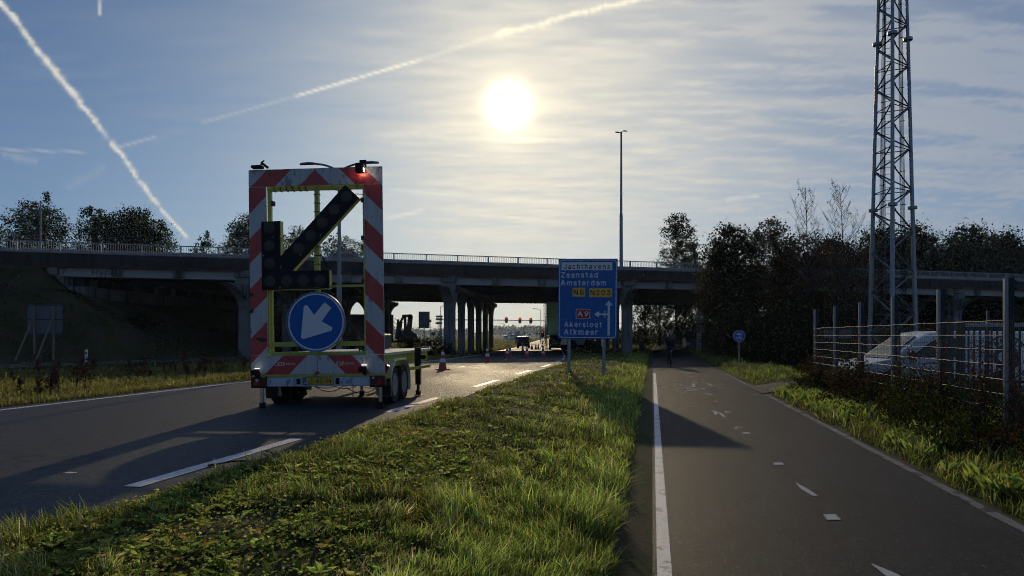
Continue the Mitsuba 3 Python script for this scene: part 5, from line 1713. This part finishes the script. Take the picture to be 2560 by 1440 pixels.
# right bank between the path and the fence
x, y, D, rng = fan(150000, 3.5, 60, 5, 8, 46)
s, t = st(x, y)
rg_ = .12 * (meshkit.fbm(np.stack([s * 2.5, t * 0, 0 * s], -1), 3, seed=14) - .4)
branch = (s > 20.6 + .0 * t) & (s < 23.5)
ok = (t > 3.08 + rg_) & (t < 7.5) & ~branch
x, y, D = x[ok], y[ok], D[ok]
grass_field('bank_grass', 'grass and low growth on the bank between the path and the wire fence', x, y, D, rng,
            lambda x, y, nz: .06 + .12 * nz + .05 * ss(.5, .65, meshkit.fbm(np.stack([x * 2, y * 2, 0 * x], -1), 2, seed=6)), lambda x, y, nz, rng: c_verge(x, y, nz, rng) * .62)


def h_med(x, y, nz):
    return .06 + .10 * nz


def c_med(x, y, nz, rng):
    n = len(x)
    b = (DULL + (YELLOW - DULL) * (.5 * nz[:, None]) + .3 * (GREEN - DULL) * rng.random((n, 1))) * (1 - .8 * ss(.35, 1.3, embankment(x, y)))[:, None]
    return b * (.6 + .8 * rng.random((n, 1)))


# the grass left of the road and up the embankment
x, y, D, rng = fan(330000, 8, 85, 7, -48, 12)
s, t = st(x, y)
tr_ = t - bend(s)
ok = (tr_ < -11.08) & (tr_ > -60)
dist = _st.query(np.stack([x, y], -1))[0]
a_, c_ = ac(x, y)
ok &= (dist > 2.0) & (c_ < 2.0) & ((embankment(x, y) < 6.1))
ok &= ~((a_ - .36 * np.clip(c_, 0, 60) > -31.5) & (c_ > -.2) & (embankment(x, y) > 3.0))
x, y, D = x[ok], y[ok], D[ok]
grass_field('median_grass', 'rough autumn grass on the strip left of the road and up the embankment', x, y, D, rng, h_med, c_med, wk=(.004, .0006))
# grass under and beyond the viaduct
x, y, D, rng = fan(120000, 60, 330, 9, -40, 40)
s, t = st(x, y)
tr_ = t - bend(s)
a_, c_ = ac(x, y)
dist = _st.query(np.stack([x, y], -1))[0]
ok = ((tr_ < -11.2) | (tr_ > -3.5)) & ((t < -.3) | (t > 3.2) | (s > 120)) & (dist > 2.1) & (embankment(x, y) < 2)
x, y, D = x[ok], y[ok], D[ok]
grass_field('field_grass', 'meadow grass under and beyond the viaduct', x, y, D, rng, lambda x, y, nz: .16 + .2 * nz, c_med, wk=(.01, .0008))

# dry weed stalks on the strip left of the road


def stalk(x, y, h, seed, label, group, col=(.06, .030, .026)):
    rng = np.random.default_rng(seed)
    z = float(ground_z(x, y, cut=False))
    m = MB()
    key = thing('weed_stalk', label, 'weed', group)
    bend_ = rng.normal(size=2) * .06
    k = np.linspace(0, 1, 5)
    main = np.c_[x + bend_[0] * k ** 2, y + bend_[1] * k ** 2, z - .03 + h * k]
    m.tube(main, [.008, .007, .006, .005, .004], 4, caps=False)
    P = []
    for j in range(int(5 + 6 * h)):
        a, q = rng.random() * 6.28, .35 + .65 * rng.random()
        b = main[0] + (main[-1] - main[0]) * q
        L = h * .22 * (1.25 - q) + .04
        e = b + [math.cos(a) * L * .6, math.sin(a) * L * .6, L]
        m.tube([b, (b + e) / 2 + [0, 0, -.01], e], [.004, .003, .003], 3, caps=False)
        P += [e - (e - b) * u for u in (0, .2, .4)]
    P += [main[-1] - [0, 0, .03 * i] for i in range(6)]
    P = np.repeat(np.array(P), 5, 0) + rng.normal(size=(len(P) * 5, 3)) * .018
    v, f, c = leaves(P, rng.normal(size=P.shape), .035, .03, hsv_var(col, len(P), rng))
    mv, mf, _ = m.out()
    v, c = np.vstack([v, mv]), np.vstack([c, np.tile(np.array(col) * .8, (len(mv), 1))])
    scene[key] = mikit.ply((v, np.vstack([f, mf + len(v) - len(mv)])), 'leaf_matt', color=c)


rng = np.random.default_rng(12)
for i in range(64):
    s, t = 7 + 19 * rng.random() ** .8, -11.7 - 6.5 * rng.random() ** 1.3
    x_, y_ = xy(s, t)
    stalk(float(x_), float(y_), .45 + .5 * rng.random(), 100 + i, 'dry dark weed stalk standing on the grass strip left of the road', 'dry weeds on the strip left of the road')


# ------------------------------------------------------------------ shrubs along the fence


def clump(name, label, cat, cx, cy, w, h, n, L, col, seed, group=None, z0=None, mat='leaf', dead=.0, stems=6, wd=.55, parent=None):
    rng = np.random.default_rng(seed)
    z = float(ground_z(cx, cy, cut=False)) if z0 is None else z0
    nc = max(6, int(n / 40))
    r = rng.random((nc, 1)) ** .5
    a = rng.random(nc) * 6.28
    q = rng.random(nc)
    C = np.c_[cx + np.cos(a) * r[:, 0] * w / 2, cy + np.sin(a) * r[:, 0] * w / 2, z + .08 * h + h * q * (1 - .45 * r[:, 0] ** 2)]
    P = np.repeat(C, n // nc, 0) + rng.normal(size=(nc * (n // nc), 3)) * np.array([w, w, h]) * .10
    P[:, 2] = np.maximum(P[:, 2], z + .01)
    d = rng.normal(size=P.shape) + np.array([0, 0, .35]) + (P - [cx, cy, z + h * .4]) * .8 / max(w, h)
    c = hsv_var(col, len(P), rng, .5, .15)
    dm = rng.random(len(P)) < dead
    c[dm] = hsv_var((.07, .035, .02), int(dm.sum()), rng, .5)
    v, f, c = leaves(P, d, L * (.6 + .8 * rng.random(len(P))), L * wd * (.7 + .6 * rng.random(len(P))), c)
    k = thing(name, label, cat, group)
    put((v, f, c), mat, 'foliage', k)
    m = MB()
    for i in range(stems):
        e = C[i % nc]
        b = np.array([cx + (e[0] - cx) * .25, cy + (e[1] - cy) * .25, z - .05])
        m.tube([b, (b + e) / 2 + rng.normal(size=3) * .04 * w, e], [.012 * (1 + h * .25), .009 * (1 + h * .25), .004], 5, caps=False)
    put(m, 'bark', 'stems', k, kind='stuff')
    return k


rng = np.random.default_rng(33)
grp = 'low shrubs and weeds along the wire fence'
for i in range(44):
    s = 3.6 + 19 * (i + rng.random()) / 44
    if 20.4 < s < 23.6:
        continue
    t = 3.75 + 1.2 * rng.random() ** .8 - (.2 if s > 12 else 0)
    if i % 3 == 0:
        t = 5.0 + .6 * rng.random()
    x_, y_ = xy(s, t)
    h = (.40 + .55 * rng.random()) * (.75 + .25 * min(1, (t - 3.2) / 1.2))
    wide = .7 + .6 * rng.random()
    brown = rng.random() < .3
    clump('fence_shrub', 'dark leafy shrub growing at the foot of the wire fence' if not brown else 'brownish withered shrub growing at the foot of the wire fence', 'shrub', float(x_), float(y_), wide, h,
          900, .045 + .0012 * s, (.040, .060, .014) if not brown else (.055, .040, .02), 300 + i, grp if not brown else 'withered shrubs along the wire fence', dead=.18 if not brown else .6)
for i, (s, t, h) in enumerate(((12.6, 4.45, 1.42), (14.0, 4.5, 1.25), (11.0, 4.4, 1.35), (9.9, 4.55, 1.25), (16.6, 4.4, .95), (8.6, 4.5, 1.15))):
    x_, y_ = xy(s, t)
    clump('tall_dock', f'tall brown dried weed poking up in front of the fence, number {"first second third fourth fifth sixth".split()[i]} of them' if False else 'tall brown dried weed rising above the shrubs in front of the fence', 'weed', float(x_), float(y_), .42, h, 1100, .035, (.07, .048, .022), 500 + i, 'tall dried weeds before the fence', dead=.5, stems=9, wd=.5)
# large fresh leaves by the path edge
rng = np.random.default_rng(35)
P, d, L, c = [], [], [], []
for i in range(420):
    s = 4 + 17 * rng.random()
    if s > 20.2:
        continue
    t = 3.25 + .75 * rng.random()
    x_, y_ = xy(s, t)
    if meshkit.fbm(np.array([[float(x_) * 1.1, float(y_) * 1.1, 2.0]]), 2, seed=3)[0] < .47:
        continue
    z = float(ground_z(x_, y_, cut=False))
    k = rng.integers(6, 11)
    a = rng.random(k) * 6.28
    P.append(np.c_[np.full(k, x_), np.full(k, y_), np.full(k, z + .02)])
    d.append(np.c_[np.cos(a), np.sin(a), .7 + .9 * rng.random(k)])
    L.append(.12 + .14 * rng.random(k))
    c.append(hsv_var(GREEN * 1.15, k, rng, .3))
L = np.hstack(L)
v, f, c = leaves(np.vstack(P), np.vstack(d), L, L * .26, np.vstack(c), fold=.10)
put((v, f, c), 'grass_blade', 'bank_leaves', label='long fresh green leaves along the right edge of the cycle path', cat='ground cover', kind='stuff')


# ------------------------------------------------------------------ trees


def tree(name, label, x, y, h, w, base=.25, n=7000, L=.3, col=(.040, .055, .016), seed=0, group=None, z0=None, spiky=.5, gap=.5, trunk=.22, lean=0.0, mat='leaf', nlimb=26, spread=1.0):
    rng = np.random.default_rng(seed)
    z = float(ground_z(x, y)) if z0 is None else z0
    if y > 90:
        n, L = int(n * 1.7), L * .76
    zb = h * base
    nc = max(40, n // 26)
    # cluster centres through the crown, more of them towards the outside, in a few large lobes
    nl = 9
    lobe = np.c_[rng.normal(size=(nl, 2)) * .36, .15 + .75 * rng.random(nl)]
    lr = .28 + .22 * rng.random(nl)
    C = []
    while len(C) < nc:
        p = rng.random(3) * np.array([2, 2, 1]) - np.array([1, 1, 0])
        zz = p[2]
        prof = math.sqrt(max(0, 1 - ((zz - .42) / .60) ** 2))
        rr = math.hypot(p[0], p[1])
        if rr > prof:
            continue
        dl = np.min(np.hypot(np.hypot(p[0] - lobe[:, 0], p[1] - lobe[:, 1]), (zz - lobe[:, 2]) * 1.1) / (lr * 1.25))
        if dl > 1.0 and rng.random() < gap:
            continue
        C.append((p[0] * w / 2, p[1] * w / 2, zb + zz * (h - zb)))
    C = np.array(C)
    # upright shoots round the top
    ns = int(spiky * 16)
    sh = []
    for i in range(ns):
        b = C[rng.integers(nc)]
        Ls = h * (.03 + .045 * rng.random())
        if b[2] > zb + .35 * (h - zb):
            sh.append(b + np.c_[rng.normal(size=8) * .08, rng.normal(size=8) * .08, np.linspace(.2, 1, 8) * Ls])
    C2 = np.vstack([C] + sh) if sh else C
    k = max(8, n // len(C2))
    sg = np.full(len(C2), .040 * w * spread)
    sg[nc:] = .022 * w
    P = np.repeat(C2, k, 0) + rng.normal(size=(len(C2) * k, 3)) * np.repeat(sg, k)[:, None] * np.array([1, 1, .8])
    P[:, 0] += lean * P[:, 2]
    P += [x, y, z]
    d = rng.normal(size=P.shape)
    c = hsv_var(col, len(P), rng, .45, .12) * np.repeat(.75 + .5 * rng.random(len(C2)), k)[:, None]
    size = L * (.5 + .9 * rng.random(len(P)) ** 1.5)
    if gap < .48:                                                   # larger sprays deep inside close the crown
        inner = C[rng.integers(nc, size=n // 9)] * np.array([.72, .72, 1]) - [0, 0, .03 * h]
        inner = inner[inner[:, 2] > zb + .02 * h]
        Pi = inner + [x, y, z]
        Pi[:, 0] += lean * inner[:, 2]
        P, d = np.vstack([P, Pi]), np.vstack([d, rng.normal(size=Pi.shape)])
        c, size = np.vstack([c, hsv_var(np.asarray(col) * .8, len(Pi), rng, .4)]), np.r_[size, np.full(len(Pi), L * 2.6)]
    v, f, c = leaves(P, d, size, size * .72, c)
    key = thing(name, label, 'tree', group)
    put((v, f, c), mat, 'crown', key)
    m = MB()
    q = np.linspace(0, 1, 6)
    top = zb + .72 * (h - zb)
    wob = rng.normal(size=(6, 2)) * .02 * w
    wob[0] = 0
    tp = np.c_[x + lean * top * q + wob[:, 0], y + wob[:, 1], z - .2 + (top + .2) * q]
    m.tube(tp, trunk * (1 - .85 * q), 8)
    for i in range(nlimb):
        e = C[rng.integers(nc)] + [x + 0, y, z]
        e[0] += lean * (e[2] - z)
        f0 = np.clip((e[2] - z) / top * (.35 + .35 * rng.random()), .08, .95)
        b = np.array([np.interp(f0, q, tp[:, j]) for j in range(3)])
        mid = b + (e - b) * .5 + [0, 0, -.06 * np.linalg.norm(e - b)]
        r0 = trunk * .35 * (1 - .6 * f0)
        m.tube([b, mid, e], [r0, r0 * .6, r0 * .2], 5, caps=False)
    put(m, 'bark', 'trunk', key)
    return key


def bare_tree(name, label, x, y, h, w, seed, group=None, nb=46, leafn=60, r=.05, z0=None):
    rng = np.random.default_rng(seed)
    z = float(ground_z(x, y)) if z0 is None else z0
    m, tips = MB(), []
    q = np.linspace(0, 1, 8)
    st_ = np.c_[x + .15 * w * np.sin(q * 2 + seed), y + .1 * w * np.cos(q * 3), z - .1 + h * q]
    m.tube(st_, r * (1 - .9 * q) + .008, 7)
    for i in range(nb):
        f0 = .25 + .72 * (i + rng.random()) / nb
        b = np.array([np.interp(f0, q, st_[:, j]) for j in range(3)])
        a = rng.random() * 6.28
        L = h * (.26 * (1.02 - f0) + .06) * (.7 + .6 * rng.random())
        e = b + np.array([math.cos(a) * L * .42 * w / 2, math.sin(a) * L * .42 * w / 2, L * .95])
        mid = (b + e) / 2 + np.array([math.cos(a), math.sin(a), 0]) * L * .10
        r0 = .35 * r * (1.05 - f0) + .010
        m.tube([b, mid, e], [r0, r0 * .7, .008], 4, caps=False)
        for j in range(6):
            u = .25 + .7 * rng.random()
            b2 = b + (e - b) * u
            a2 = rng.random() * 6.28
            L2 = L * (.20 + .25 * rng.random())
            e2 = b2 + np.array([math.cos(a2) * L2 * .6, math.sin(a2) * L2 * .6, L2 * .8])
            m.tube([b2, e2], [.011, .006], 3, caps=False)
            tips.append(e2)
    key = thing(name, label, 'tree', group)
    put(m, 'bark', 'branches', key)
    if leafn:
        P = np.array(tips)[rng.integers(len(tips), size=leafn)] + rng.normal(size=(leafn, 3)) * .06
        v, f, c = leaves(P, rng.normal(size=P.shape), .14, .10, hsv_var((.09, .06, .02), leafn, rng))
        put((v, f, c), 'leaf', 'leaves', key)
    return key


G1 = 'trees behind the left half of the viaduct'
tree('bushy_tree', 'airy round tree at the far left above the viaduct, behind the lamp post', -63.0, 94, 19.4, 9.0, .46, 9500, .34, seed=1, spiky=.9, gap=.9, z0=-.2)
tree('bushy_tree', 'slender light tree just right of the leftmost round tree above the viaduct', -56.2, 95, 18.8, 5.6, .46, 4600, .32, seed=2, spiky=1.0, gap=.9, z0=-.2)
tree('bushy_tree', 'broad dense dark tree above the viaduct, largest of the left group', -51.2, 96, 18.6, 11.0, .48, 17000, .36, seed=3, spiky=.7, gap=.5, z0=-.2)
tree('bushy_tree', 'tree cut off by the left edge of the photo above the viaduct', -71.0, 96, 16.8, 7.0, .45, 4500, .34, seed=4, z0=-.2)
tree('bushy_tree', 'small low treetop above the viaduct between the broad tree and the trailer', -41.6, 97, 15.4, 4.8, .5, 3400, .32, seed=5, spiky=.8, z0=-.2)
tree('bushy_tree', 'dense treetop above the viaduct touching the left edge of the trailer frame', -35.5, 96, 18.0, 7.2, .48, 9000, .34, seed=6, spiky=.9, z0=-.2)
tree('bushy_tree', 'treetop seen through the trailer frame left of the lamp arrow shaft', -29.0, 97, 16.6, 6.0, .5, 5600, .32, seed=7, spiky=1.0, z0=-.2)
tree('bushy_tree', 'treetop seen through the trailer frame right of the lamp arrow shaft', -23.4, 98, 15.8, 7.4, .5, 6000, .32, seed=8, spiky=1.0, z0=-.2)
# fringe of low growth along the foot of those trees
for i, (x_, w_, h_) in enumerate(((-58, 12, 13.6), (-46.5, 8, 13.2), (-39, 7, 12.9), (-32, 6, 13.0), (-26, 6, 12.6), (-19.5, 4.5, 13.2))):
    tree('scrub_tree', 'low dark treetop in the row just above the viaduct railing, left of the sun', x_, 99 + i % 2, h_, w_, .5, 3200, .34, seed=20 + i, spiky=.6, group='low treetops along the viaduct railing', z0=-.2)
tree('pale_tree', 'tall loose tree with airy leaves right of the direction sign, behind the viaduct', 22.6, 98, 18.4, 7.2, .12, 9000, .36, (.050, .058, .022), 31, spiky=.9, gap=.95, z0=-.1, spread=.8)
tree('pale_tree', 'leafy tree seen under the viaduct just right of the pier by the sign', 18.6, 99, 9.6, 5.4, .16, 4200, .30, (.05, .06, .022), 32, gap=.9, z0=-.1)
tree('pale_tree', 'leafy tree under the viaduct with its dark trunk near the scaffold', 25.5, 97, 11.5, 5.8, .12, 5200, .32, (.05, .06, .022), 33, gap=.9, z0=-.1, trunk=.34)
tree('pale_tree', 'thin tree in the middle of the leafy gap under the viaduct', 21.6, 104, 9.5, 5.0, .14, 3600, .30, (.05, .06, .022), 34, gap=.9, z0=-.1)
for i, (x_, y_, w_, h_) in enumerate(((17.0, 108, 5, 2.6), (20.5, 106, 6, 2.9), (24.6, 104, 5, 3.4), (29.0, 101, 6, 3.2))):
    clump('hedge_bush', 'low bush at the foot of the trees seen under the viaduct', 'bush', x_, y_, w_, h_, 2200, .30, (.035, .048, .016), 610 + i, 'bushes under the trees beyond the viaduct', z0=-.15)
BR = (.058, .052, .024)
tree('roadside_tree', 'dense dark bushy tree at the left end of the thicket before the viaduct', 14.3, 46.5, 8.7, 4.6, .0, 20000, .15, BR, 41, spiky=.5, gap=.45, trunk=.16, spread=1.1)
tree('roadside_tree', 'dark tree second from the left in the thicket before the viaduct', 16.9, 46.0, 9.2, 4.6, .0, 19000, .15, (.065, .048, .024), 42, spiky=.7, gap=.5, trunk=.16, spread=1.1)
tree('roadside_tree', 'brownish thin-leaved tree in the middle of the thicket before the viaduct', 19.6, 46.5, 8.4, 5.2, .0, 15000, .15, (.058, .034, .018), 43, spiky=.6, gap=.7, trunk=.14)
tree('roadside_tree', 'brownish sparse tree in the thicket just left of the lattice mast', 22.6, 48.5, 8.0, 5.6, .0, 13000, .15, (.045, .034, .018), 44, spiky=.4, gap=.7, trunk=.14)
for i, (x_, y_, w_, h_) in enumerate(((13.6, 41.5, 3.0, 4.6), (14.9, 38.5, 2.6, 3.4), (15.9, 41.0, 3.0, 4.4), (14.2, 35.6, 2.2, 2.4), (16.4, 37.0, 2.6, 3.4), (17.9, 39.5, 3.0, 4.2), (13.3, 38.2, 1.8, 2.2), (17.4, 34.4, 2.4, 2.2), (19.2, 36.4, 2.6, 2.8), (12.4, 36.4, 1.3, 1.0), (20.4, 40.5, 3.2, 3.6), (15.5, 33.4, 1.7, 1.1))):
    clump('thicket_bush', 'dark leafy bush low in the thicket right of the round bicycle sign' if i not in (4, 7, 8) else 'glossy dark bush low in the thicket near the wire fence', 'bush', x_, y_, w_, h_, 3400, .12, (.030, .040, .014), 640 + i,
          'bushes low in the thicket' if i not in (4, 7, 8) else 'glossy bushes near the wire fence', stems=12, dead=.15)
bare_tree('bare_sapling', 'bare sapling with few leaves, left of the two rising above the thicket', 17.7, 43.5, 10.9, 2.6, 51, nb=40)
bare_tree('bare_sapling', 'bare sapling, right and bushier of the two rising above the thicket', 20.2, 43.5, 11.0, 3.2, 52, nb=54, leafn=30)
bare_tree('bare_sapling', 'short bare sapling between the thicket and the lattice mast', 21.8, 42.0, 8.2, 3.4, 53, nb=40, leafn=80)
bare_tree('bare_sapling', 'thin bare sapling close to the left leg of the lattice mast', 19.2, 40.5, 7.2, 3.0, 54, nb=34, leafn=70)
G3 = 'tall trees behind the viaduct on the right'
for i, (x_, y_, w_, h_) in enumerate(((44.5, 100, 9, 15.8), (50.5, 98, 9, 17.0), (57.5, 102, 10, 17.6), (64, 100, 9, 17.2), (70, 101, 10, 16.6), (76.5, 100, 9, 16.8), (39.5, 102, 7, 14.2), (54, 104, 8, 16.2), (61, 105, 9, 16.4), (67.5, 106, 9, 16.2), (74, 106, 9, 16))):
    tree('background_tree', ['dark full tree in the front row of trees behind the viaduct at the right', 'dark tree filling the gaps of the second row behind the viaduct at the right'][i > 6], x_, y_, h_, w_, .05, 11000, .42, (.028, .038, .012), 70 + i, [G3, 'second row of trees behind the viaduct on the right'][i > 6], spiky=.1, gap=.05, z0=-.2, spread=1.6)
rng = np.random.default_rng(58)
for i in range(15):
    x_, y_ = -40 + 17 * rng.random(), 39 + 8 * rng.random()
    if 1.0 < float(embankment(np.float64(x_), np.float64(y_))) < 6.0 and math.hypot(x_ + 25, y_ - 38) > 2.2:
        clump('slope_bush', 'low dark bramble bush on the shaded slope of the left embankment', 'bush', x_, y_, 1.3 + 1.6 * rng.random(), .5 + .6 * rng.random(), 900, .13, (.022, .032, .012), 700 + i, 'bramble bushes on the left embankment', stems=5)
clump('pier_bush', 'dark bush at the foot of the viaduct pier beside the road', 'bush', -5.6, 50.5, 3.0, 1.5, 2600, .14, (.028, .038, .014), 680, stems=10)
clump('pier_bush', 'smaller dark bush left of the pier foot, seen past the trailer bed', 'bush', -8.2, 52.0, 2.6, 1.1, 1600, .14, (.028, .038, .014), 681, stems=10)

# distant trees and copses, fading in the haze
def copse(name, label, xs, y0, hs, seed, L=2.2, per=150):
    rng = np.random.default_rng(seed)
    P, S = [], []
    for x_, h_ in zip(xs, hs):
        k = per
        a = rng.normal(size=(k, 3)) * np.array([h_ * .22, h_ * .22, h_ * .22]) + [0, 0, h_ * .58]
        a[:, 2] = np.clip(a[:, 2], .5, h_)
        P.append(a + [x_, y0 + rng.normal() * 12, -.2])
        S.append(np.full(k, 1.0))
    P = np.vstack(P)
    v, f, c = leaves(P, rng.normal(size=P.shape), L * (.6 + .8 * rng.random(len(P))), L * .8, hsv_var((.035, .045, .016), len(P), rng, .4))
    put((v, f, c), 'leaf', name, label=label, cat='wood', kind='stuff')


rng = np.random.default_rng(90)
xs = np.arange(-40, 84, 6.0)
copse('far_wood', 'blurred bluish wood at the end of the road under the viaduct', xs, 1500, 17 + 5.5 * rng.random(len(xs)), 91, L=3.6)
xs = np.arange(-330, -90, 7.0)
copse('far_wood', 'bluish line of trees on the horizon left of the pier', xs, 1600, 12 + 5 * rng.random(len(xs)), 92, L=3.8)
xs = np.arange(-1500, 1500, 14.0)
copse('far_wood', 'long low line of trees along the flat horizon', xs, 1750, 8 + 5 * rng.random(len(xs)), 93, L=5, per=60)

# ------------------------------------------------------------------ the air
scene['air'] = {'type': 'homogeneous', 'albedo': {'type': 'rgb', 'value': [.95, .955, .96]}, 'sigma_t': {'type': 'rgb', 'value': [.00012, .00015, .00019]}, 'phase': {'type': 'hg', 'g': .45}}
scene['haze'] = {'type': 'cube', 'to_world': T().translate([0, 500, 13.5]).scale([4600, 4600, 16.5]), 'bsdf': {'type': 'null'}, 'interior': {'type': 'ref', 'id': 'air'}}
scene['camera']['medium'] = {'type': 'ref', 'id': 'air'}
labels['haze'] = {'label': 'thin bluish autumn haze over the flat land', 'category': 'haze', 'kind': 'stuff'}
